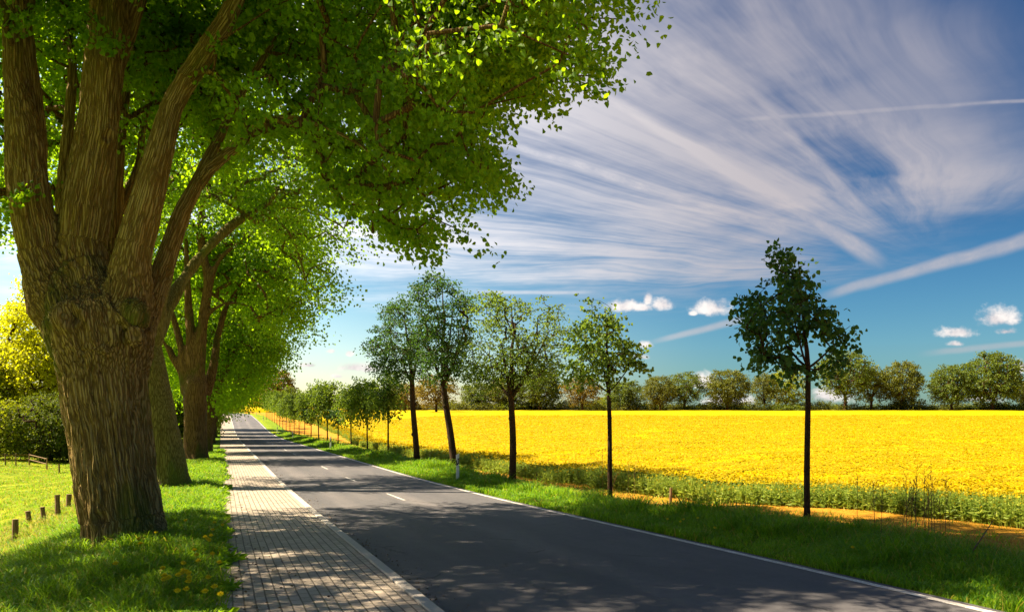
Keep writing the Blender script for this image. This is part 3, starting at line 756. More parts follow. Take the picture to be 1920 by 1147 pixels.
limbs2 = [[(260, 640, 48, d2), (236, 560, 36, d2), (215, 480, 28, d2), (190, 380, 24, d2), (150, 260, 18, d2), (90, 140, 12, d2)],
          [(270, 640, 48, d2), (268, 540, 36, d2 + .6), (262, 440, 30, d2 + 1), (268, 330, 24, d2 + 1.2), (280, 220, 17, d2 + 1.4), (290, 80, 10, d2 + 1.8)],
          [(278, 640, 46, d2), (300, 540, 34, d2), (330, 440, 28, d2 - .3), (360, 360, 20, d2 - .6), (420, 280, 15, d2 - .8), (500, 210, 9, d2 - 1)],
          [(282, 640, 40, d2), (320, 560, 26, d2 + 1), (380, 470, 18, d2 + 2), (460, 400, 13, d2 + 3), (560, 360, 8, d2 + 4)]]
POLY2 = [(-2500, -4000), (760, -4000), (700, 200), (680, 400), (650, 440), (655, 475), (620, 470), (630, 545), (600, 555), (565, 520), (520, 470), (470, 430), (420, 420), (330, 440), (-2500, 560)]
chain_tree('second old linden from the camera, green mossy trunk half hidden behind the nearest one', d2, trunk2, limbs2, np.array([-.2, 34.5, 8.2]), (6.6, 4.6, 5.6), 2600, 56, .125, .95, POLY2, [(300, 380, 470, 800, 60)], 12, 'bark_moss')
d3 = 45.0
trunk3 = [(368, 890, 58, d3), (367, 872, 52, d3), (366, 850, 44, d3), (365, 800, 42, d3), (366, 750, 42, d3), (368, 715, 40, d3), (369, 700, 24, d3), (370, 690, 10, d3)]
limbs3 = [[(372, 730, 30, d3), (374, 680, 22, d3), (378, 620, 19, d3), (384, 570, 18, d3), (391, 535, 17, d3), (388, 500, 15, d3), (378, 465, 14, d3), (374, 430, 12, d3), (380, 390, 10, d3), (384, 330, 7, d3)],
          [(391, 540, 14, d3), (400, 510, 12, d3), (412, 485, 11, d3), (430, 468, 10, d3), (455, 452, 8, d3), (490, 425, 6, d3), (540, 400, 4, d3)],
          [(364, 740, 28, d3), (362, 690, 20, d3), (358, 640, 17, d3), (354, 590, 16, d3), (352, 545, 13, d3), (350, 480, 10, d3), (346, 400, 6, d3)],
          [(356, 735, 26, d3), (348, 700, 17, d3), (338, 650, 14, d3), (330, 610, 12, d3), (318, 575, 10, d3), (302, 560, 8, d3), (280, 540, 6, d3), (250, 500, 4, d3)],
          [(352, 735, 22, d3), (340, 700, 14, d3), (322, 665, 12, d3), (306, 640, 9, d3), (290, 610, 6, d3)],
          [(384, 740, 24, d3 + 1), (398, 700, 16, d3 + 1), (404, 660, 14, d3 + 1), (410, 620, 12, d3 + 1.5), (425, 570, 9, d3 + 2), (460, 520, 6, d3 + 2.5)],
          [(388, 590, 10, d3), (410, 572, 7, d3), (440, 566, 6, d3 + .4), (470, 575, 4, d3 + .8)]]
POLY3 = [(-2500, -4000), (700, -4000), (650, 420), (640, 520), (605, 560), (602, 626), (560, 615), (530, 630), (480, 600), (430, 560), (400, 540), (330, 560), (300, 620), (-2500, 660)]
chain_tree('third old linden along the path, pale trunk with upswept limbs like a vase', d3, trunk3, limbs3, np.array([-.2, 51.0, 8.8]), (6.4, 4.6, 5.8), 2300, 50, .17, 1.15, POLY3, [(300, 430, 455, 760, 46.2)], 13, 'bark')

# remaining avenue: two prototypes, repeated
ordn = ['fourth', 'fifth', 'sixth', 'seventh', 'eighth', 'ninth', 'tenth', 'eleventh', 'twelfth']
protos = []
for i, (seed, bk) in enumerate(((31, 'bark'), (32, 'bark_moss'))):
    protos.append(generic_tree(seed, 15.5, .66, 4.2, 6.6, 5.4, 1300, 46, .21, 1.35, M[bk], M['linden'], limbs=7, shell=.4, noise=.45, name='linden', lean=(.9, 0), rtip=.02, cz=10.0))
ave = []
for i, d in enumerate((58, 71, 84, 97, 110, 123, 137)):
    s = d / F; X = -1.25 - .2 * (i % 2); px = 415 + X / (FW[1] * s); w = d * (FW + RT * (px - CX) / F)
    loc = (w[0], w[1], float(ground_z(w[0], w[1])) - .05)
    lab = ordn[i] + ' old linden counted from the camera in the row beside the path'
    rz = (.12, -.1, .1, -.15, .1, .15, -.1, .1)[i]; sc = (1.0, .96, 1.02, .95, 1.0, .92, .95, .9)[i]; sc = (sc * .86, sc * .64, sc)
    if i < 2: t = plant_tree('old_linden_tree', lab, 'tree', *protos[i], loc, rz, sc, 'old linden trees along the path'); ave.append(t)
    else: copy_thing(ave[i % 2], lab, loc, rz, sc)

# ------------------------------------------------------------------ young trees on the verge
def young_tree(label, px, base_y, outline, trunk_w, fork_y, n, per, leaf, spread, leafm, seed, depthr, bendx=0, forked=None, X=10.2):
    rng = np.random.default_rng(seed); b = on_line(px, X); D_ = b @ FW; s = D_ / F
    poly = np.array(outline, float); cxp = poly[:, 0].mean(); x0, x1 = poly[:, 0].min(), poly[:, 0].max(); y0, y1 = poly[:, 1].min(), poly[:, 1].max()
    pts = []
    while len(pts) < n:
        x = rng.uniform(x0, x1, n); y = rng.uniform(y0, y1, n); k = inpoly(x, y, poly)
        ins = inpoly(x + (x - cxp) * .12, y, poly)
        k &= ins | (rng.random(n) < .5)
        for a, c_ in zip(x[k], y[k]): pts.append((a, c_))
    pts = np.array(pts[:n]); hw = (x1 - x0) / 2
    vy = (pts[:, 1] - y0) / (y1 - y0); wid = np.sin(np.clip(vy * .85 + .12, 0, 1) * math.pi) ** .6
    dx = np.abs(pts[:, 0] - cxp) / hw
    dep = rng.uniform(-1, 1, n) * depthr * wid * np.sqrt(np.clip(1.05 - dx ** 2, .05, 1))
    # perspective-true placement of each spray at its own depth
    tg = np.array([at(a, c_, D_ + d) for (a, c_), d in zip(pts, dep)])
    gap = vnoise(tg * (2.6 if D_ < 25 else 1.7) + seed) > .45; tg = tg[gap]
    gy = HY - F * b[2] / D_
    n0, par, r0 = [], [], []
    K = 9; yt = y0 + (y1 - y0) * .12
    for i in range(K):
        f = i / (K - 1); y = gy + (fork_y - gy) * f
        n0.append(at(px + bendx * f + math.sin(f * 5 + seed) * trunk_w * .10, y + (4 if i == 0 else 0), D_)); par.append(max(0, i - 1)); r0.append(trunk_w * .5 * s * (1.25 if i == 0 else 1.06 - .22 * f))
    top = (px + bendx) * .6 + cxp * .4
    for i in range(1, 7):
        f = i / 6; n0.append(at((px + bendx) * (1 - f) + top * f + rng.normal() * 1.2, fork_y + (yt - fork_y) * f, D_ + rng.normal() * .05)); par.append(len(n0) - 2); r0.append(trunk_w * .5 * s * (.78 * (1 - f) + .08))
    chains_ = [list(range(len(n0)))]
    for (ex_, ey_, fr, w_) in (forked or []):
        k0 = K - 1; bb = k0; ch = [k0]
        for j in range(1, 6):
            f = j / 5; n0.append(at((px + bendx) * (1 - f) + ex_ * f, fork_y + (ey_ - fork_y) * f ** 1.2, D_ + fr * f)); par.append(bb); bb = len(n0) - 1; ch.append(bb); r0.append(trunk_w * .5 * s * w_ * (1 - .75 * f))
        chains_.append(ch)
    n0 = np.array(n0)
    P, pr, R, tips = skeleton(n0, par, r0, tg, step=.22 if D_ < 30 else .4, rtip=.0042 if D_ < 25 else .007, rng=rng, power=.45, lift=.1)
    m = MB()
    for ch in chains_:
        rr = np.array([r0[i] for i in ch]); 
        if ch[0] != 0: rr[0] = rr[1]
        m.tube(n0[ch], rr, 10)
    tubes_from(P, pr, R, m, len(n0), 4)
    for k in (1, 4): ball(m, n0[2 + k] + rng.normal(size=3) * .35 * r0[3], r0[3] * 1.0, (1, 1, .8))
    tmm = m.mesh('young_trunk', [M['bark_young']], True)
    cc = at(cxp, (y0 + y1) / 2, D_); out = unit((tg - cc) * np.array([1, 1, .5]) + 1e-6)
    v_, q = spray_leaves(tg, out, per, leaf, spread, rng=rng, quad2=D_ < 25, droop=.35, flat=.38, tipdown=.5, width=.9)
    cmm = new_mesh('young_crown', v_, q, None, False, [M[leafm]])
    local(tmm, b); local(cmm, b)
    return plant_tree('young_tree', label, 'tree', tmm, cmm, b, 0, 1, 'young trees planted along the right verge')
def sc_(o, s, pts): return [(o[0] + a / s, o[1] + b / s) for a, b in pts]
OA = sc_((1340, 440), 4.097, [(430, 85), (540, 90), (650, 150), (720, 210), (750, 340), (850, 430), (910, 540), (930, 650), (970, 680), (1060, 700), (1000, 850), (940, 880), (1030, 930), (980, 1010), (760, 1050), (700, 1040), (500, 1060), (490, 1020), (570, 940), (420, 950), (250, 1000), (250, 940), (370, 880), (170, 880), (210, 790), (320, 760), (190, 720), (190, 650), (290, 600), (150, 590), (145, 500), (250, 450), (350, 420), (340, 330), (480, 310), (480, 240), (410, 220)])
o5 = (660, 480); s5 = 2.607
OB = sc_(o5, s5, [(1125, 210), (1190, 200), (1260, 215), (1270, 290), (1320, 290), (1310, 400), (1385, 400), (1420, 450), (1420, 530), (1320, 590), (1240, 630), (1200, 620), (1100, 600), (1040, 600), (1020, 480), (1080, 400), (1090, 330), (1150, 290)])
OC = sc_(o5, s5, [(700, 170), (770, 200), (860, 220), (940, 180), (960, 230), (1040, 230), (1030, 330), (1080, 350), (1070, 450), (1040, 500), (1030, 560), (900, 600), (830, 640), (700, 640), (600, 660), (540, 620), (520, 560), (560, 480), (520, 440), (600, 380), (560, 260), (620, 180)])
OD = sc_(o5, s5, [(380, 90), (430, 90), (510, 140), (580, 180), (620, 250), (600, 350), (570, 440), (540, 520), (520, 560), (470, 590), (400, 600), (350, 560), (330, 450), (300, 330), (280, 250), (240, 200), (290, 150)])
OE = sc_(o5, s5, [(200, 220), (270, 220), (330, 260), (340, 400), (360, 550), (350, 600), (280, 620), (220, 600), (160, 580), (60, 520), (130, 490), (60, 450), (110, 380), (90, 350), (150, 330), (130, 260)])
young_tree('slim dark young tree nearest the camera, ragged crown high against the sky', 1514, 1003, OA, 11.5, 690, 620, 9, .098, .20, 'young', 41, 1.0, forked=[(1440, 600, .3, .5), (1570, 640, -.3, .5), (1480, 560, -.4, .45)])
young_tree('second young tree on the right verge, thin trunk and loose light green crown', 1145, 920, OB, 9, 735, 560, 10, .10, .25, 'young_light', 42, 1.1, bendx=-4, forked=[(1195, 665, .3, .4), (1085, 690, -.3, .4), (1120, 620, .3, .4)])
young_tree('third young tree on the right verge, trunk forking into a wide yellow-green crown', 962, 905, OC, 13, 745, 1000, 14, .088, .33, 'young_light', 43, 1.9, bendx=-3, forked=[(1010, 640, .5, .75), (940, 640, -.4, .7), (915, 690, .8, .5), (1030, 620, -.8, .5)])
young_tree('tallest young tree on the right verge, dark dense crown behind the white roadside post', 852, 896, OD, 13, 720, 1000, 17, .10, .38, 'young', 44, 1.9, bendx=-20, forked=[(870, 620, .5, .65), (800, 640, -.5, .6), (850, 570, 1, .5)])
young_tree('tall young tree left of the tallest one, dark crown reaching far to the left', 781, 872, OE, 11, 720, 900, 15, .108, .40, 'young', 45, 2.0, bendx=-8, forked=[(745, 650, .5, .5), (790, 600, -.5, .5)])
ybase = []
for i, (lm, cr, czr) in enumerate((('young_mid', 1.0, 1.65), ('young_light', 1.0, 1.4), ('young', .8, .8))):
    tm_, cm_ = generic_tree(60 + i, (5.6, 5.5, 3.9)[i], .055, (2.7, 3.0, 2.7)[i], cr, czr, (170, 150, 60)[i], 18, (.17, .17, .17)[i], .45, M['bark_young'], M[lm], limbs=4, shell=.3, noise=.35, name='young', rtip=.007, leader=True, lean=(-.12, 0))
    ybase.append((tm_, cm_))
yl = {51.7: (1, 1.02, 'slim young tree with a yellow-tinged crown just left of the tall dark ones'), 59.1: (0, 1.02, 'young tree with a pointed green crown, second left of the tall dark ones'),
      66.5: (0, .98, 'low compact dark-crowned young tree, third left of the tall dark ones'), 73.9: (2, .95, 'small stunted young tree with a brownish low crown above the orange soil'),
      81.3: (0, 1.2, 'tall bushy young tree just left of the stunted one'), 88.7: (0, 1.2, 'full green young tree leaning slightly, twin of its neighbour'), 96.1: (2, 1.05, 'very small young tree between two fuller ones beyond the second roadside post')}
first = {}
ords = ['thirteenth', 'fourteenth', 'fifteenth', 'sixteenth', 'seventeenth', 'eighteenth', 'nineteenth', 'twentieth', 'twenty-first', 'twenty-second', 'twenty-third', 'twenty-fourth', 'twenty-fifth']
k = 0; d = 51.7
while d < 196:
    key = round(d, 1)
    if key in yl: v_, s, lab = yl[key]
    else: v_, s, lab = ([0, 1, 0][k % 3], 1.12 + .12 * math.sin(k * 2.3), ords[k] + ' young tree from the camera along the right verge'); k += 1; s = (s * .80, s * .80, s)
    px = 415 + 16200 / d; b = on_line(px, 10.2 if d < 190 else 9.6); b[2] -= .04; rz = (d * 1.7) % 6.28
    if v_ not in first: first[v_] = plant_tree('young_tree', lab, 'tree', *ybase[v_], b, rz, s, 'young trees planted along the right verge')
    else: copy_thing(first[v_], lab, b, rz, s)
    d += 7.4

# ------------------------------------------------------------------ far tree line and hedge
fp = {}
def far_proto(key, seed, H, cr, czr, lm, noise=.42, n=420, per=26, leaf=.40, spread=1.1, fork=3.0, limbs=6, tr=.35, cz=None):  # noqa
    fp[key] = (generic_tree(seed, H, tr, fork, cr, czr, n, per, leaf, spread, M['bark_young'], M[lm], limbs=limbs, shell=.5, noise=noise, name='far', rtip=.035, cz=cz, bottom={'olive': 2.2}.get(key, 3.4)), H)
far_proto('olive', 71, 14, 5.8, 5.4, 'olive'); far_proto('open', 72, 14, 6.0, 4.9, 'far_green', .55, 380, 20, fork=4.0)
far_proto('green', 73, 14, 5.4, 5.9, 'far_green', .45); far_proto('orange', 74, 12, 5.4, 4.4, 'orange', .52, 300, 16, fork=3.6)
far_proto('thin', 75, 14, 4.4, 5.2, 'olive', .55, 280, 18, fork=4.2); far_proto('lime', 76, 14, 5.6, 5.8, 'lime', .5, 320, 20)
FT = [  # px, top y, width px, kind, depth, label
    (1238, 702, 60, 'olive', 238, 'round olive tree, left one of the pair seen right of the second young tree'),
    (1284, 697, 74, 'open', 240, 'dark-branched open tree at the right of the pair behind the field'),
    (1363, 690, 80, 'olive', 236, 'broad dense dome-shaped olive tree alone on the far field edge'),
    (1434, 698, 48, 'thin', 242, 'small slender tree between the dome-shaped tree and the nearest young tree'),
    (1474, 690, 74, 'lime', 245, 'pale yellow-green tree behind the left side of the nearest young tree'),
    (1584, 655, 96, 'open', 236, 'tall open-limbed tree on the field edge just right of the nearest young tree'),
    (1634, 684, 62, 'thin', 240, 'lower brownish tree between two taller ones right of the nearest young tree'),
    (1690, 674, 74, 'olive', 238, 'reddish olive tree standing left of the gap in the far tree line'),
    (1784, 680, 78, 'green', 238, 'round green tree just right of the gap in the far tree line'),
    (1862, 656, 96, 'green', 235, 'largest dark green tree near the right end of the far tree line'),
    (1936, 708, 60, 'olive', 240, 'tree cut by the right edge of the photo on the far field edge'),
    (1172, 712, 70, 'green', 246, 'green tree behind the second young tree at the far field edge'),
    (1092, 702, 76, 'orange', 232, 'orange-brown bare-limbed tree behind the field between the second and third young trees'),
    (1140, 742, 50, 'lime', 250, 'low light green tree beside the orange-brown one'),
    (1012, 685, 84, 'green', 240, 'green tree seen just right of the forked third young tree'),
    (950, 705, 70, 'olive', 245, 'olive tree directly behind the forked trunk of the third young tree'),
    (898, 715, 66, 'green', 250, 'green tree between the third young tree and the tallest one'),
    (818, 700, 76, 'orange', 205, 'spreading orange-brown tree out in the field behind the two tall young trees'),
    (760, 716, 60, 'orange', 236, 'orange-leaved tree left of the trunk of the left tall young tree'),
    (738, 738, 50, 'green', 250, 'rounded green tree far behind, left of the orange-leaved one'),
    (700, 746, 44, 'olive', 262, 'low olive tree behind the slim yellow-tinged young tree'),
    (655, 741, 46, 'green', 275, 'distant green tree behind the compact dark young tree'),
    (622, 750, 40, 'olive', 285, 'distant olive tree left of the second roadside post'),
    (590, 752, 44, 'green', 300, 'distant tree at the left end of the yellow field horizon'),
]
first = {}
for px, ty, w, kd, d, lab in FT:
    (tmc, H) = fp[kd]; s = d / F; p = d * (FW + RT * (px - CX) / F); gz = float(ground_z(p[0], p[1])); top = (HY - ty) * s
    sz = (top - gz) / H; cr = {'olive': 5.8, 'open': 6.0, 'green': 5.4, 'orange': 5.4, 'thin': 4.4, 'lime': 5.6}[kd]
    sx = w * s / (2 * cr * 1.0); rz = (px * .37) % 6.28
    if kd not in first: first[kd] = plant_tree('field_edge_tree', lab, 'tree', *tmc, (p[0], p[1], gz), rz, (sx, sx, sz), 'trees along the far field edge')
    else: copy_thing(first[kd], lab, (p[0], p[1], gz), rz, (sx, sx, sz))
# hedge of separate shrubs
def shrub(seed, R, H, lm, n=150, per=20, leaf=.38, spread=1.0):
    rng = np.random.default_rng(seed); c = np.array([0, 0, H * .45]); tg = ell_targets(n, c, np.array([R, R, H * .5]), rng, .5, .3, .5, .1)
    n0 = np.array([(0, 0, -.1), (0, 0, .3)]); P, pr, Rr, _ = skeleton(n0, [0, 0], [.08, .07], tg, step=.5, rtip=.02, rng=rng)
    m = MB(); m.tube(n0, [.1, .08], 6); tubes_from(P, pr, Rr, m, 2, 4); out = unit(tg - c + 1e-6)
    v_, q = spray_leaves(tg, out, per, leaf, spread, rng=rng, tipdown=.1, droop=.2, flat=.8)
    return m.mesh('shrub_stems', [M['bark_young']], True), new_mesh('shrub_leaves', v_, q, None, False, [M[lm]])
sp = [shrub(81, 4.2, 4.6, 'bush'), shrub(82, 3.6, 4.0, 'olive'), shrub(83, 3.8, 4.2, 'far_green'), shrub(84, 3.4, 3.6, 'orange')]
def plant_shrub(name, label, cat, mm, loc, rz, s, group):
    t = thing(name, label, cat, loc, rz, group, s); link('stems', mm[0], t); link('foliage', mm[1], t); return t
first = {}; rs = np.random.default_rng(5)
refs = ['the young tree stems', 'the olive tree', 'the pair of field-edge trees', 'the dome-shaped tree', 'the gap in the tree line', 'the largest far tree']
px = 560.0; i = 0
nm = ['dark green', 'olive brown', 'mid green', 'rusty orange']
while px < 1960:
    kd = [0, 1, 2, 0, 1, 2, 1, 0, 3][i % 9] if px < 1230 else [0, 1, 2, 1, 0, 2][i % 6]
    d = 243 + rs.uniform(-5, 6) + max(0, (760 - px)) * .35; p = d * (FW + RT * (px - CX) / F); gz = float(ground_z(p[0], p[1]))
    s = rs.uniform(.62, 1.0); wx = s * rs.uniform(1.3, 1.7)
    lab = '%s hedge shrub behind the yellow field, number %d from the left end' % (nm[kd], i + 1)
    if kd not in first: first[kd] = plant_shrub('hedge_shrub', lab, 'shrub', sp[kd], (p[0], p[1], gz - .2), rs.uniform(0, 6), (wx, wx, s), 'shrubs of the far hedge')
    else: copy_thing(first[kd], lab, (p[0], p[1], gz - .2), rs.uniform(0, 6), (wx, wx, s))
    px += rs.uniform(24, 34); i += 1

# ------------------------------------------------------------------ trees behind the meadow on the left, and on the hill ahead
def big_far(label, px, ty, by, w, d, lm, seed, noise=.45, n=620, per=30, leaf=.30, name='meadow_tree', group='trees behind the meadow', fork=2.5, cz=.52, bk='bark_young'):
    s = d / F; p = d * (FW + RT * (px - CX) / F); gz = float(ground_z(p[0], p[1])); H = (HY - ty) * s - gz; R = w * s / 2
    tm_, cm_ = generic_tree(seed, H, .3 + H * .008, H * .14, R, H * .5, n, per, leaf * (H / 16) ** .5, 1.3 * (H / 16) ** .5, M[bk], M[lm], limbs=6, shell=.5, noise=noise, name='meadow', rtip=.03, cz=H * cz, bottom=.3)
    return plant_tree(name, label, 'tree', tm_, cm_, (p[0], p[1], gz), 0, 1, group)
big_far('large bright yellow-leaved tree behind the meadow, left of the nearest linden trunk', 85, 540, 848, 190, 105, 'yellow_tree', 91, .5, 1300, 30)
big_far('yellow tree partly cut by the left edge of the photo', -60, 640, 848, 150, 100, 'lime', 92, .4, 900, 34)
big_far('dark green tree low at the left edge behind the meadow', -6, 745, 852, 110, 88, 'lime', 93, .55, 420, 26)
big_far('dark bushy tree between the yellow tree and the meadow fence', 92, 738, 850, 120, 90, 'far_green', 94, .55, 520, 30)
big_far('small dark green tree touching the left side of the nearest linden trunk', 140, 745, 850, 90, 92, 'far_green', 95, .4, 500, 30)
big_far('bright lime green tree seen between the second and third old lindens', 322, 560, 840, 110, 92, 'lime', 96, .35, 1100, 36)
big_far('lime green tree behind the third old linden', 372, 600, 835, 90, 110, 'lime', 97, .4, 800, 34)
big_far('yellow-green tree in shade behind the first two old lindens', 240, 520, 840, 130, 84, 'lime', 98, .4, 1000, 36)
big_far('tall birch-like golden tree at the foot of the hill ahead', 520, 690, 768, 58, 270, 'orange', 101, .5, 500, 22, .5, 'hill_tree', 'trees on the hill ahead')
big_far('golden rounded tree right above the end of the road', 488, 726, 768, 44, 290, 'yellow_tree', 102, .4, 400, 20, .5, 'hill_tree', 'trees on the hill ahead')
big_far('yellow-green tree on the hill left of the white gable', 432, 738, 765, 34, 440, 'olive', 103, .35, 400, 18, .8, 'hill_tree', 'trees on the hill ahead')
big_far('olive tree on the hill just behind the red-roofed house', 462, 732, 765, 40, 450, 'olive', 104, .35, 400, 18, .8, 'hill_tree', 'trees on the hill ahead')
big_far('low green tree on the hill right of the white gable', 486, 745, 765, 30, 430, 'far_green', 105, .35, 300, 18, .8, 'hill_tree', 'trees on the hill ahead')
big_far('dark green round tree beside the last young trees at the bend', 545, 726, 775, 34, 235, 'far_green', 106, .35, 400, 20, .5, 'hill_tree', 'trees on the hill ahead')

# ------------------------------------------------------------------ house on the hill
hd = 400.0; p = hd * (FW + RT * (462 - CX) / F); hs_ = hd / F
flat = lambda n_, c, r=.8: material(n_, lambda g: principled(g, g.mix(g.noise(g.pos(), 1.2, 4) * .5, c, tuple(q * .7 for q in c)), r))
M['hwall'] = flat('house_render', (.62, .62, .58)); M['hroof'] = flat('roof_tile', (.38, .10, .035)); M['hdark'] = flat('dark_glass', (.03, .035, .04), .2)
hz = 2.6
H_ = thing('farmhouse', 'small white-gabled house with red tiled roof on the hill above the end of the road', 'house', (p[0], p[1], hz), 0.15)
m = MB(); gw, eh, ah, ln = 3.4, 3.1, 6.7, 8.5
m.add([(-gw, 0, 0), (gw, 0, 0), (gw, 0, eh), (0, 0, ah), (-gw, 0, eh), (-gw, ln, 0), (gw, ln, 0), (gw, ln, eh), (0, ln, ah), (-gw, ln, eh)],
      [(0, 5, 9, 4), (1, 2, 7, 6), (0, 1, 6, 5)], [(0, 1, 2), (0, 2, 4), (2, 3, 4), (5, 7, 6), (5, 9, 7), (7, 9, 8)])
wl = link('wall', m.mesh('wall', [M['hwall']]), H_)
m = MB()
for s in (-1, 1):
    e_ = np.array([s * (gw + .4), 0, eh - .4]); t_ = np.array([0, 0, ah + .02])
    m.add([e_ + [0, -.3, .03], t_ + [0, -.3, .03], t_ + [0, ln + .3, .03], e_ + [0, ln + .3, .03], e_ + [0, -.3, .22], t_ + [0, -.3, .22], t_ + [0, ln + .3, .22], e_ + [0, ln + .3, .22]],
          [(0, 1, 2, 3), (4, 7, 6, 5), (0, 4, 5, 1), (3, 2, 6, 7), (0, 3, 7, 4)])
rf = link('roof', m.mesh('roof', [M['hroof']]), H_)
m = MB(); m.box((-.9, 2.2, ah - 1.2), (-.2, 2.9, ah + 1.0)); m.box((-.97, 2.13, ah + 1.0), (-.13, 2.97, ah + 1.15)); link('chimney', m.mesh('chimney', [M['hdark']]), rf)
for wx_, wz_ in ((-.9, 3.6), (.9, 3.6), (-1.8, 1.2), (0, 1.2), (1.8, 1.2)):
    m = MB(); m.box((wx_ - .45, -.05, wz_ - .6), (wx_ + .45, .02, wz_ + .6)); link('window', m.mesh('window', [M['hdark']]), H_)
H_.rotation_euler = (0, 0, -.5)

# ------------------------------------------------------------------ rapeseed
def canopy(name, mask, R0, R1, C0, C1, nr, nc):
    """crop surface laid out in rows of depth and columns of angle"""
    pass
def crop_height(x, y):
    X = x - bend(y) * (1 - sst(np.abs(x), 14, 90)); e = X - crop_edge(y)
    return .52 + .45 * sst(e, .2, 9) + (vnoise(np.stack([x * .5, y * .5, x * 0 + 9], -1)) - .5) * .12 + (vnoise(np.stack([x * 2.5, y * 2.5, x * 0 + 2], -1)) - .5) * .06
e_off = np.concatenate([np.arange(1.3, 10, .22), np.geomspace(10, 60, 70), np.geomspace(62, 460, 40)])
Yc = np.concatenate([np.arange(2, 30, .22), np.geomspace(30, 235, 200)])
ee, yy = np.meshgrid(e_off, Yc, indexing='ij'); X_ = crop_edge(yy) + ee; x_ = X_ + bend(yy) * (1 - sst(np.abs(X_), 14, 90))
y_lim = yy
z_ = ground_z(x_, yy) + crop_height(x_, yy)
n1_, n2_ = ee.shape; i, j = np.meshgrid(np.arange(n1_ - 1), np.arange(n2_ - 1), indexing='ij'); k = i * n2_ + j
q = np.stack([k, k + n2_, k + n2_ + 1, k + 1], -1).reshape(-1, 4)
dd = depth(x_, yy).ravel(); keep = (dd[q].max(1) < 234)
# jitter breaks the grid
jit = (RNG.random((x_.size, 3)) - .5) * np.array([.10, .10, .045])
vv = np.stack([x_, yy, z_], -1).reshape(-1, 3) + jit
# fill beyond the columns to the right is covered by the wide offsets
fl_v, fl_q = [], []
# flower heads standing out of the surface
rng = np.random.default_rng(3)
def in_view(P, m=60):
    x, y, d = proj(P); return (d > 2) & (x > -m) & (x < 1920 + m) & (y < 1147 + m)
N = 900000
dpt = 14 + (150 - 14) * rng.random(N) ** 1.7; ux = rng.uniform(-.30, .70, N); P = dpt[:, None] * (FW[None] + ux[:, None] * RT[None])
e = P[:, 0] - crop_edge(P[:, 1]); gp_ = vnoise(np.stack([P @ RT * .16, P @ FW * .95, P[:, 0] * 0], -1)) * .6 + vnoise(np.stack([P @ RT * .7, P @ FW * 3.2, P[:, 0] * 0 + 5], -1)) * .4
ok = (e > rng.random(N) * 1.3 + .9) & ((gp_ < .66) | (rng.random(N) < .35)); P = P[ok]; dpt = dpt[ok]
hh = crop_height(P[:, 0], P[:, 1]); P[:, 2] = ground_z(P[:, 0], P[:, 1]) + hh + rng.normal(size=len(P)) * .03 + .02
sz_ = (.022 + .0010 * dpt) * (.6 + .8 * rng.random(len(P)))
def flats(P, size, tilt, rng):
    n = len(P); a = rng.random(n) * 6.283; nn = unit(rng.normal(size=(n, 3)) * tilt + [0, 0, 1.0]) ; t = unit(np.cross(nn, np.stack([np.cos(a), np.sin(a), a * 0], -1))); b = np.cross(nn, t)
    s_ = size[:, None]; v_ = np.stack([P - t * s_, P + b * s_ * .8, P + t * s_, P - b * s_ * .8], 1).reshape(-1, 3); return v_, np.arange(n * 4).reshape(-1, 4)
fv, fq = flats(P, sz_ * .75, .20, rng)
av = np.vstack([vv, fv]); aq = np.vstack([q[keep], fq + len(vv)])
mi = np.concatenate([np.zeros(keep.sum(), int), np.ones(len(fq), int)])
link('rapeseed_crop', new_mesh('rapeseed_crop', av, aq, None, True, [M['canopy'], M['rape_flower']], mi), kind='stuff', label='yellow flowering rapeseed filling the field right of the road', category='crop')
# second field across the bend
xx, yy = np.meshgrid(np.linspace(-60, 70, 90), np.geomspace(268, 385, 60), indexing='ij')
xx2 = xx + (RNG.random(xx.shape) - .5) * .8; z_ = ground_z(xx2, yy) + 1.1 + (vnoise(np.stack([xx2 * .4, yy * .4, xx * 0], -1)) - .5) * .5
z_[:, 0] -= 1.0
n1_, n2_ = xx.shape; i, j = np.meshgrid(np.arange(n1_ - 1), np.arange(n2_ - 1), indexing='ij'); k = i * n2_ + j
q = np.stack([k, k + n2_, k + n2_ + 1, k + 1], -1).reshape(-1, 4)
rel = xx2 - bend(yy); kk_ = rel.ravel()[q].min(1) > 9.5
link('rapeseed_crop', new_mesh('hill_crop', np.stack([xx2, yy, z_], -1).reshape(-1, 3), q[kk_], None, True, [M['canopy']]), kind='stuff', label='strip of yellow rapeseed beyond the bend in front of the white-gabled house', category='crop')

# green stems at the field edge
N = 26000
Yp = 4 + (230 - 4) * rng.random(N) ** 2.2; e = rng.random(N) ** 1.3 * 2.2 - .25 + (vnoise(np.stack([Yp * .6, Yp * 0, Yp * 0], -1)) - .5) * .5
Xp = crop_edge(Yp) + e + bend(Yp); P = np.stack([Xp, Yp, ground_z(Xp, Yp)], -1); dpt = P @ FW
kv = in_view(P + [0, 0, .5], 120); P = P[kv]; e = e[kv]; dpt = dpt[kv]; n = len(P)
hgt = (crop_height(P[:, 0], P[:, 1]) * (.72 + .45 * rng.random(n)) + .05) * (1 + .0 * e); sc = 1 + dpt / 45
lean_ = rng.normal(size=(n, 3)) * .09; lean_[:, 2] = 1
W_ = unit(np.cross(lean_, rng.normal(size=(n, 3)))) * (.006 * sc)[:, None]
top = P + lean_ * hgt[:, None]
sv = np.stack([P - W_, P + W_, top + W_ * .5, top - W_ * .5], 1).reshape(-1, 3); sq = np.arange(n * 4).reshape(-1, 4)
idx = np.repeat(np.arange(n), 9); f = rng.random(len(idx)) ** .8 * .92 + .05
c = P[idx] + lean_[idx] * (hgt[idx] * f)[:, None]
tp = rng.normal(size=(len(idx), 3)) * [1, 1, .35] + [0, 0, .35]
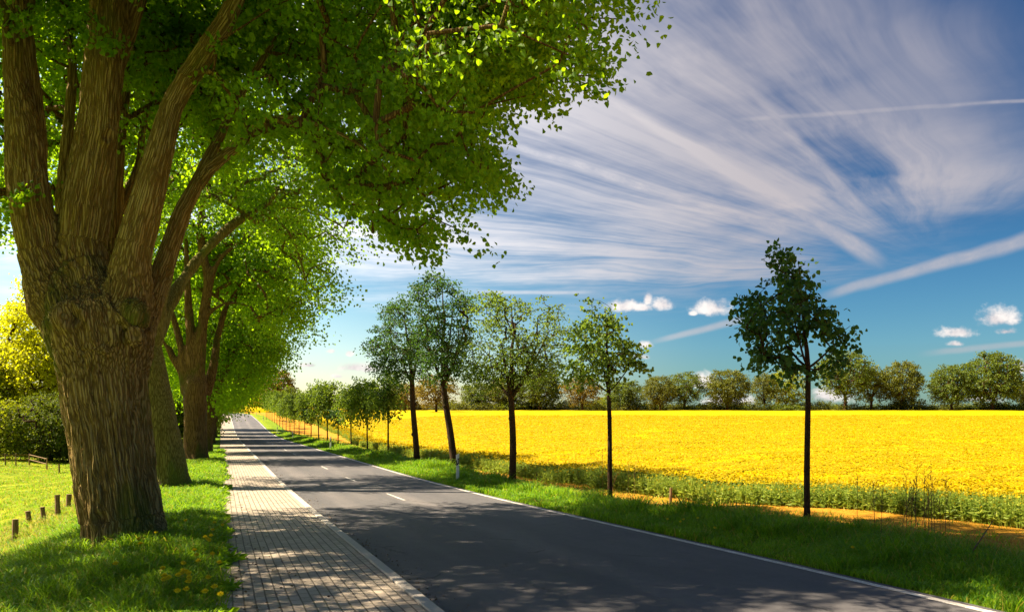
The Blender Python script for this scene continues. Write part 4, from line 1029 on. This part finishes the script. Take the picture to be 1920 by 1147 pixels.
lv, lq = leaves(c, tp, (.05 + .11 * (1 - f)) * (1 + .25 * dpt[idx] / 30) * (.7 + .6 * rng.random(len(idx))), width=.42, rng=rng)
idx = np.repeat(np.arange(n), 3); keepf = rng.random(len(idx)) < .08 + .6 * sst(e[idx], .7, 1.8); idx = idx[keepf]
c = top[idx] + rng.normal(size=(len(idx), 3)) * .035
fv, fq = leaves(c, rng.normal(size=(len(idx), 3)) + [0, 0, .5], .05 * (1 + dpt[idx] / 45), width=1, rng=rng)
allv = np.vstack([sv, lv, fv]); allq = np.vstack([sq, lq + len(sv), fq + len(sv) + len(lv)])
mi = np.concatenate([np.zeros(len(sq) + len(lq), int), np.ones(len(fq), int)])
link('rapeseed_stems', new_mesh('rapeseed_stems', allv, allq, None, False, [M['rape_leaf'], M['rape_flower']], mi), kind='stuff', label='green leafy rapeseed stems along the near edge of the yellow field', category='crop')

# ------------------------------------------------------------------ grass
def blades(P, h, w, lean, rng, droop=.35):
    """three-segment curved blades"""
    n = len(P); a = rng.random(n) * 6.283; d_ = np.stack([np.cos(a), np.sin(a), np.zeros(n)], -1)
    b = rng.random(n) * 6.283; s_ = np.stack([np.cos(b), np.sin(b), np.zeros(n)], -1)
    ln = (lean * (.3 + 1.2 * rng.random(n)))[:, None] if np.ndim(lean) else lean * (.3 + 1.2 * rng.random(n))[:, None]
    up = np.array([0, 0, 1.0]); h = h[:, None]; w = w[:, None]
    p1 = P + up * h * .45 + d_ * h * ln * .25; p2 = P + up * h * .82 + d_ * h * ln * .7; p3 = P + up * h * (1 - droop * np.minimum(ln, 1.2)) + d_ * h * ln * 1.3
    v_ = np.stack([P - s_ * w, P + s_ * w, p1 + s_ * w * .9, p1 - s_ * w * .9, p2 + s_ * w * .6, p2 - s_ * w * .6, p3], 1).reshape(-1, 3)
    o = np.arange(n)[:, None] * 7
    q = np.concatenate([o + [0, 1, 2, 3], o + [3, 2, 4, 5]], 0); t = o + [5, 4, 6]
    return v_, q, t
def field_of(xr, yr, N, power, rng):
    Y = yr[0] + (yr[1] - yr[0]) * rng.random(N) ** power; X = rng.uniform(xr[0], xr[1], N)
    P = np.stack([X + bend(Y), Y, np.zeros(N)], -1); P[:, 2] = ground_z(P[:, 0], Y); return P, X
def make_grass(name, label, xr, yr, N, power, h0, dens, mats=('grass',), seed=1, lean=.7, drymask=None, wk=.0026):
    rng = np.random.default_rng(seed); P, X = field_of(xr, yr, N, power, rng)
    k = in_view(P + [0, 0, .1], 90); P, X = P[k], X[k]
    k = rng.random(len(P)) < dens(X, P, rng); P, X = P[k], X[k]
    d = P @ FW; cl = vnoise(np.stack([P[:, 0] * 2.2, P[:, 1] * 2.2, X * 0 + seed], -1))
    h = h0(X, P) * (.45 + .75 * rng.random(len(P))) * (.6 + .8 * cl); w = wk * (1 + d / 9) * (.6 + .8 * rng.random(len(P)))
    v_, q, t = blades(P - [0, 0, .02], h, w, lean, rng)
    dry = (rng.random(len(P)) < (drymask(X, P) if drymask else .03)).astype(int)
    mi = np.concatenate([dry, dry, dry])
    me_ = new_mesh(name, v_, q, t, True, [M['grass'], M['grass_dry']], mi)
    link(name, me_, kind='stuff', label=label, category='grass'); return P
def cl_(X, P, s, o): return vnoise(np.stack([P[:, 0] * s, P[:, 1] * s, X * 0 + o], -1))
make_grass('verge_grass', 'long green grass around the old lindens beside the paved path', (-5.6, .06), (5.5, 60), 420000, 1.7,
           lambda X, P: .25 * (1 - .35 * sst(X, -.5, .1)) * (1 + .5 * sst(-X, 3, 4.5)), lambda X, P, r: (cl_(X, P, 3, 1) * 1.2 + .25) * np.where(X > -.1, .7, 1), seed=21, lean=.75,
           drymask=lambda X, P: .07 + .45 * sst(-X, 3.2, 4.6))
make_grass('roadside_grass', 'green grass strip between the white edge line and the young trees', (7.62, 14.2), (3, 130), 640000, 1.9,
           lambda X, P: (.10 + .17 * sst(X, 8.2, 9.4)) * (1 - .55 * sst(X, 10.3, 11.0)) * (1 + .7 * (cl_(X, P, .9, 12) > .62) * (X < 9.9)), lambda X, P, r: np.clip(cl_(X, P, 2, 2) * 1.6 - .05, 0, 1) * (1 - .93 * sst(X - np.interp(P[:, 1], [3, 8, 12, 16, 22, 30], [12.1, 10.9, 10.2, 10.0, 10.3, 10.6]), -.5, .3)), seed=22, lean=.7,
           drymask=lambda X, P: .05 + .60 * sst(X, 9.8, 10.8) * (cl_(X, P, .7, 6) > .45))
make_grass('meadow_grass', 'sunny yellow-green meadow grass left of the lindens', (-26, -5.2), (10, 110), 230000, 1.5,
           lambda X, P: .12 + 0 * X, lambda X, P, r: np.clip(cl_(X, P, 1.2, 3) * 1.7 - .2, 0, 1), seed=23, lean=.7, drymask=lambda X, P: .35 + 0 * X)
make_grass('soil_weeds', 'scattered weeds on the bare orange soil strip', (11, 17.5), (6, 90), 30000, 1.6,
           lambda X, P: .13 + 0 * X, lambda X, P, r: (cl_(X, P, 1.5, 7) > .66) * .5 * (X < crop_edge(P[:, 1])), seed=24, lean=.9, drymask=lambda X, P: .5 + 0 * X)
# broad weed leaves creeping over the path edge
rng = np.random.default_rng(25); N = 9000
Y = 6 + 60 * rng.random(N) ** 1.7; X = -.02 + rng.normal(size=N) * .07 + (vnoise(np.stack([Y * 1.7, Y * 0, Y * 0], -1)) - .62) * .45; k = vnoise(np.stack([X * 3, Y * 3.1, X * 0 + 8], -1)) > .45
X, Y = X[k], Y[k]; P = np.stack([X, Y, road_z(Y) + .04 + .05 * rng.random(len(Y))], -1)
v_, q = leaves(P, rng.normal(size=(len(P), 3)) * [1, 1, .3] + [.5, 0, .25], (.07 + .05 * rng.random(len(P))) * (1 + Y * .02), width=.45, rng=rng)
link('edge_weeds', new_mesh('edge_weeds', v_, q, None, False, [M['grass']]), kind='stuff', label='low leafy weeds creeping over the left edge of the paved path', category='weeds')

rng = np.random.default_rng(26); N = 1500
Y = 6 + 50 * rng.random(N) ** 1.6; X = np.where(rng.random(N) < .5, np.abs(rng.normal(size=N)) * .45, 2.16 + np.abs(rng.normal(size=N)) * .18); k = (X < 3.2)
X, Y = X[k], Y[k]; P = np.stack([X, Y, road_z(Y) + np.where(X < 1.97, .043, np.where(X < 2.145, .058, .008))], -1)
v_, q = leaves(P, np.stack([rng.normal(size=len(P)), rng.normal(size=len(P)), np.abs(rng.normal(size=len(P))) * .12 + .03], -1), .018 + .035 * rng.random(len(P)) ** 2, width=.6, fold=.06, rng=rng)
link('leaf_litter', new_mesh('leaf_litter', v_, q, None, False, [M['dry']]), kind='stuff', label='small dry leaves and bud scales scattered on the paved path and along the kerb', category='litter')

# ------------------------------------------------------------------ dandelions
def dandelion(seed):
    rng = np.random.default_rng(seed); m = MB(); h = .16; b = rng.normal() * .03
    pts = np.array([(0, 0, -.02), (b * .3, 0, h * .4), (b, .01, h * .8), (b * 1.3, .01, h)]); m.tube(pts, [.003, .0027, .0025, .003], 6)
    st = m.mesh('stem', [M['rape_leaf']], True)
    n = 60; a = rng.random(n) * 6.283; el = rng.random(n) ** .7 * 1.35; tip = np.stack([np.cos(a) * np.sin(el), np.sin(a) * np.sin(el), np.cos(el) + .15], -1)
    v_, q = leaves(np.tile(pts[-1], (n, 1)), tip, .022 + .006 * rng.random(n), width=.4, rng=rng, fold=.1)
    m = MB(); m.add(v_, q); ball(m, pts[-1] + [0, 0, .003], .013, (1, 1, .55))
    return st, m.mesh('flower_head', [M['dandelion']])
DL = [(365, 1060), (374, 1072), (383, 1048), (345, 1077), (395, 1056), (390, 1078), (357, 1101), (352, 1095), (366, 1112), (338, 1094), (340, 1100), (311, 1093), (313, 1104), (332, 1103), (295, 1108), (305, 1115), (318, 1111), (379, 1106), (388, 1108), (257, 1022), (252, 1034), (355, 1135), (403, 1128), (408, 1140), (327, 1140), (386, 1140), (235, 1080), (397, 1015), (382, 1019), (371, 1025), (394, 1027), (350, 982), (412, 984), (414, 992), (398, 1003), (293, 1010), (1600, 1040), (1250, 980), (1265, 985), (1282, 981), (1310, 978), (1350, 998)]
dn = [dandelion(1), dandelion(2), dandelion(3)]; f0 = {}
for i, (x, y) in enumerate(DL):
    q_ = hit(x, y + (22 if x < 1000 else 14)); k = i % 3
    if x > 1000: gp, lb = 'dandelions in the right verge', 'tiny pale dandelion in the shaded grass beyond the white edge line'
    elif y > 1085: gp, lb = 'dandelions in the sunlit grass', 'yellow dandelion in the sunlit grass at the bottom by the path'
    elif x < 330: gp, lb = 'dandelions below the trunk', 'single dandelion in the shaded grass below the nearest linden trunk'
    elif y > 1040: gp, lb = 'dandelions at the shade edge', 'yellow dandelion on a bent stalk in shade close to the path edge'
    else: gp, lb = 'small dandelions by the path', 'small pale dandelion in the shaded grass bordering the path'
    s = 1.7 if x < 1000 else 1.3
    if k not in f0:
        t = thing('dandelion', lb, 'flower', q_, i * 1.3, gp, s); link('stem', dn[k][0], t); link('flower_head', dn[k][1], t); f0[k] = t
    else: copy_thing(f0[k], lb, q_, i * 1.3, s, gp)

# ------------------------------------------------------------------ dry weed stalks
def weed(seed, h):
    rng = np.random.default_rng(seed); m = MB(); b = rng.normal(size=2) * .08
    pts = np.array([(b[0] * f ** 2, b[1] * f ** 2, h * f) for f in np.linspace(0, 1, 6)]); m.tube(pts, np.linspace(.006, .003, 6), 5)
    for k in range(9):
        f = .45 + .5 * rng.random(); p0 = np.array([b[0] * f ** 2, b[1] * f ** 2, h * f]); dr_ = rng.normal(size=3) * [.09, .09, 0] + [0, 0, .12]
        m.tube(np.array([p0, p0 + dr_ * .6, p0 + dr_]), [.003, .0025, .006], 4)
    return m.mesh('stalk', [M['dry']])
wd = [weed(i, h) for i, h in enumerate((1.15, .95, 1.25, .8))]
WL = [(1607, 998, .9), (1640, 1012, 1.0), (1652, 1018, .8), (1691, 1000, 1.05), (1700, 1004, 1.0), (1708, 998, 1.1), (1716, 1003, 1.1), (1728, 1000, .95), (1733, 1004, 1.1), (1741, 998, 1.0), (1752, 1002, .9), (1763, 1004, .9), (1773, 1001, 1.0), (1781, 1006, .8), (1704, 1010, .7), (1722, 1006, .9), (1747, 1008, 1.1), (1735, 1012, .85), (1130, 922, 1.2), (1148, 926, 1.0), (1178, 924, .9), (1085, 918, .7), (1046, 912, .6), (1010, 905, .6), (930, 892, .7), (1190, 926, 1.1), (805, 878, .8), (765, 866, .8), (760, 870, .6), (742, 862, .7)]
w0 = {}
for i, (x, y, s) in enumerate(WL):
    q_ = hit(x, y); k = i % 4
    if 1680 < x < 1790: gp, lb = 'cluster of tall dry stalks', 'tall dark dead weed stalk in the cluster right of the nearest young tree'
    elif x > 1590: gp, lb = 'dry stalks by the nearest young tree', 'dry weed stalk just right of the nearest young tree trunk'
    elif x > 1080: gp, lb = 'dry stalks by the second young tree', 'brown dry weed stalk near the foot of the second young tree'
    elif x > 900: gp, lb = 'dry stalks by the third young tree', 'short dry weed stalk near the foot of the forked third young tree'
    else: gp, lb = 'dry stalks by the tall young trees', 'short dry weed stalk near the feet of the two tall dark young trees'
    if k not in w0:
        o = link('dry_weed', wd[k], None, label=lb, category='weed', group=gp); o.location = q_; o.scale = (s,) * 3; w0[k] = o
    else:
        o = w0[k].copy(); COL.objects.link(o); o.location = q_; o.rotation_euler = (0, 0, i); o.scale = (s,) * 3; o['label'] = lb; o['group'] = gp

# ------------------------------------------------------------------ roadside posts
M['pwhite'] = material('post_white', lambda g: principled(g, g.mix(g.noise(g.pos(), 9, 4).sst(.5, .7) * .4, (.80, .79, .76), (.45, .43, .38)), .5))
M['pblack'] = material('post_black', lambda g: principled(g, (.012, .012, .012), .45))
M['refl'] = material('reflector', lambda g: principled(g, (.65, .66, .68), .2))
def post_mesh():
    # triangular-ish hollow post, 12 cm wide, top cut on a slant
    prof = [(-.06, -.02), (-.05, -.055), (.05, -.055), (.06, -.02), (.025, .045), (-.025, .045)]
    def ring(zf): return [(x, y, zf(x)) for x, y in prof]
    def body(z0, z1, cap0, cap1, g_=0.0):
        m = MB(); a = ring(z0); b = ring(z1); n = 6
        a = [(x * (1 + g_), y * (1 + g_), z) for x, y, z in a]; b = [(x * (1 + g_), y * (1 + g_), z) for x, y, z in b]
        q = [(i, (i + 1) % n, n + (i + 1) % n, n + i) for i in range(n)]; t = []
        v_ = a + b
        if cap1: t += [(6, 6 + i, 7 + i) for i in range(1, 5)]
        m.add(v_, q, t); return m
    bot = body(lambda x: -.15, lambda x: 1.0 + x * .45, 0, 1).mesh('post_body', [M['pwhite']])
    blk = body(lambda x: .60 + x * .9, lambda x: .82 + x * .9, 0, 0, .05).mesh('black_band', [M['pblack']])
    m = MB(); m.box((-.022, -.064, .66), (.022, -.059, .80)); rf_ = m.mesh('reflector', [M['refl']])
    return bot, blk, rf_
pb = post_mesh(); pf = None
for px, X, d, lab in ((858, 8.55, 0, 'nearest white roadside post with black slanted band, in front of the tallest young tree'), (620, 8.5, 0, 'second white roadside post, in shaded grass below the compact dark young tree'),
                      (549, 8.5, 0, 'third roadside post, small, in the dip of the road'), (520, 8.5, 0, 'fourth roadside post, beside the shaded verge before the climb'), (494, 8.5, 0, 'fifth roadside post, lower one on the climbing sunlit verge'), (481, 8.5, 0, 'sixth roadside post, upper one on the climbing sunlit verge'), (470, 8.4, 0, 'seventh roadside post at the bend on the crest')):
    q_ = on_line(px, X); 
    if pf is None:
        pf = thing('roadside_post', lab, 'post', q_, -YAW * .6, 'white roadside posts'); b_ = link('body', pb[0], pf); link('black_band', pb[1], pf); link('reflector', pb[2], pf)
    else: copy_thing(pf, lab, q_, -YAW * .3)

# ------------------------------------------------------------------ wooden posts and fences
def wood_fn(g):
    x, y, z = g.sep(g.obj()); n = g.noise(g.comb(x * 30, y * 30, z * 2.0), 1.0, 5, .6)
    return principled(g, g.ramp(n, [(.3, (.055, .035, .018)), (.5, (.17, .11, .055)), (.7, (.36, .25, .13))]), .9, g.bump(n, .8, .01))
M['wood'] = material('weathered_wood', wood_fn)
def post_of(seed, h, r):
    rng = np.random.default_rng(seed); m = MB(); K = 7; f = np.linspace(0, 1, K)
    pts = np.stack([np.sin(f * 3 + seed) * r * .12, np.cos(f * 2 + seed) * r * .12, f * h - .25 * (f == 0)], -1)
    rr = r * (1 + .06 * np.sin(f * 11 + seed)); m.tube(pts, rr, 9)
    me_ = m.mesh('post', [M['wood']]); return me_
fx = [(26, 1024, 47, 13), (56, 994, 33, 11), (85, 985, 32, 10), (110, 973, 42, 11), (128, 964, 34, 11), (143, 955, 30, 10)]
q0 = hit(26, 1026)
FN = thing('pasture_fence', 'row of short weathered fence posts with wire in grass left of the nearest linden', 'fence', q0)
tops = []
for i, (x, y, hp, wp) in enumerate(fx):
    q_ = hit(x, y + 6); d = q_ @ FW; r = wp * .42 * d / F; h = (hp + 10) * d / F
    o = link('post', post_of(i, h, r), FN); o.location = q_ - q0; o.rotation_euler = ((-.04, .03, .05, -.03, .02, 0)[i], (.03, -.06, -.1, -.05, .02, .04)[i], 0); tops.append(q_ + [0, 0, h * .75] - q0)
m = MB()
for dz in (0, -.25):
    T_ = np.array(tops); T_ = np.vstack([T_[0] + (T_[0] - T_[1]) * 2, T_]); T_[:, 2] += dz; m.tube(T_, [.003] * len(T_), 4)
link('wire', m.mesh('wire', [M['dry']]), FN)
# far paddock rails
q0 = hit(88, 880); RF = thing('paddock_fence', 'pale wooden rail fence far across the meadow by the dark bushes', 'fence', q0)
rp = []
for i, x in enumerate((-30, 10, 30, 55, 88)):
    q_ = hit(x, 872 + (8 if x == 88 else 0)); q_ = q_ if x == 88 else np.array([*(q_[:2]), q_[2]])
    h = 22 * (q_ @ FW) / F; o = link('post', post_of(20 + i, h, .07), RF); o.location = q_ - q0; rp.append(q_ + [0, 0, h * .9] - q0)
for dz in (0, -.5):
    m = MB(); T_ = np.array(rp) + [0, 0, dz]; m.tube(T_, [.05] * len(T_), 5); link('rail', m.mesh('rail', [M['wood']]), RF)
q_ = hit(111, 887); o = link('meadow_post', post_of(33, 17 * (q_ @ FW) / F, .07), None, label='lone dark wooden post standing in the meadow right of the rail fence', category='post'); o.location = q_
q_ = hit(1257, 944); o = link('wooden_stake', post_of(34, 30 * (q_ @ FW) / F, .045), None, label='short grey wooden stake in the grass between the first and second young trees', category='stake'); o.location = q_; o.rotation_euler = (0, .05, 0)
# fallen twigs in the lower right verge
m = MB(); a, b = hit(1815, 1055), hit(1862, 1040); m.tube(np.array([a + [0, 0, .08], (a + b) / 2 + [0, 0, .28], b + [0, 0, .5]]), [.012, .009, .005], 6)
link('fallen_branch', m.mesh('fallen_branch', [M['dry']]), None, label='bare pale twig sticking up out of the shaded grass at lower right', category='twig')
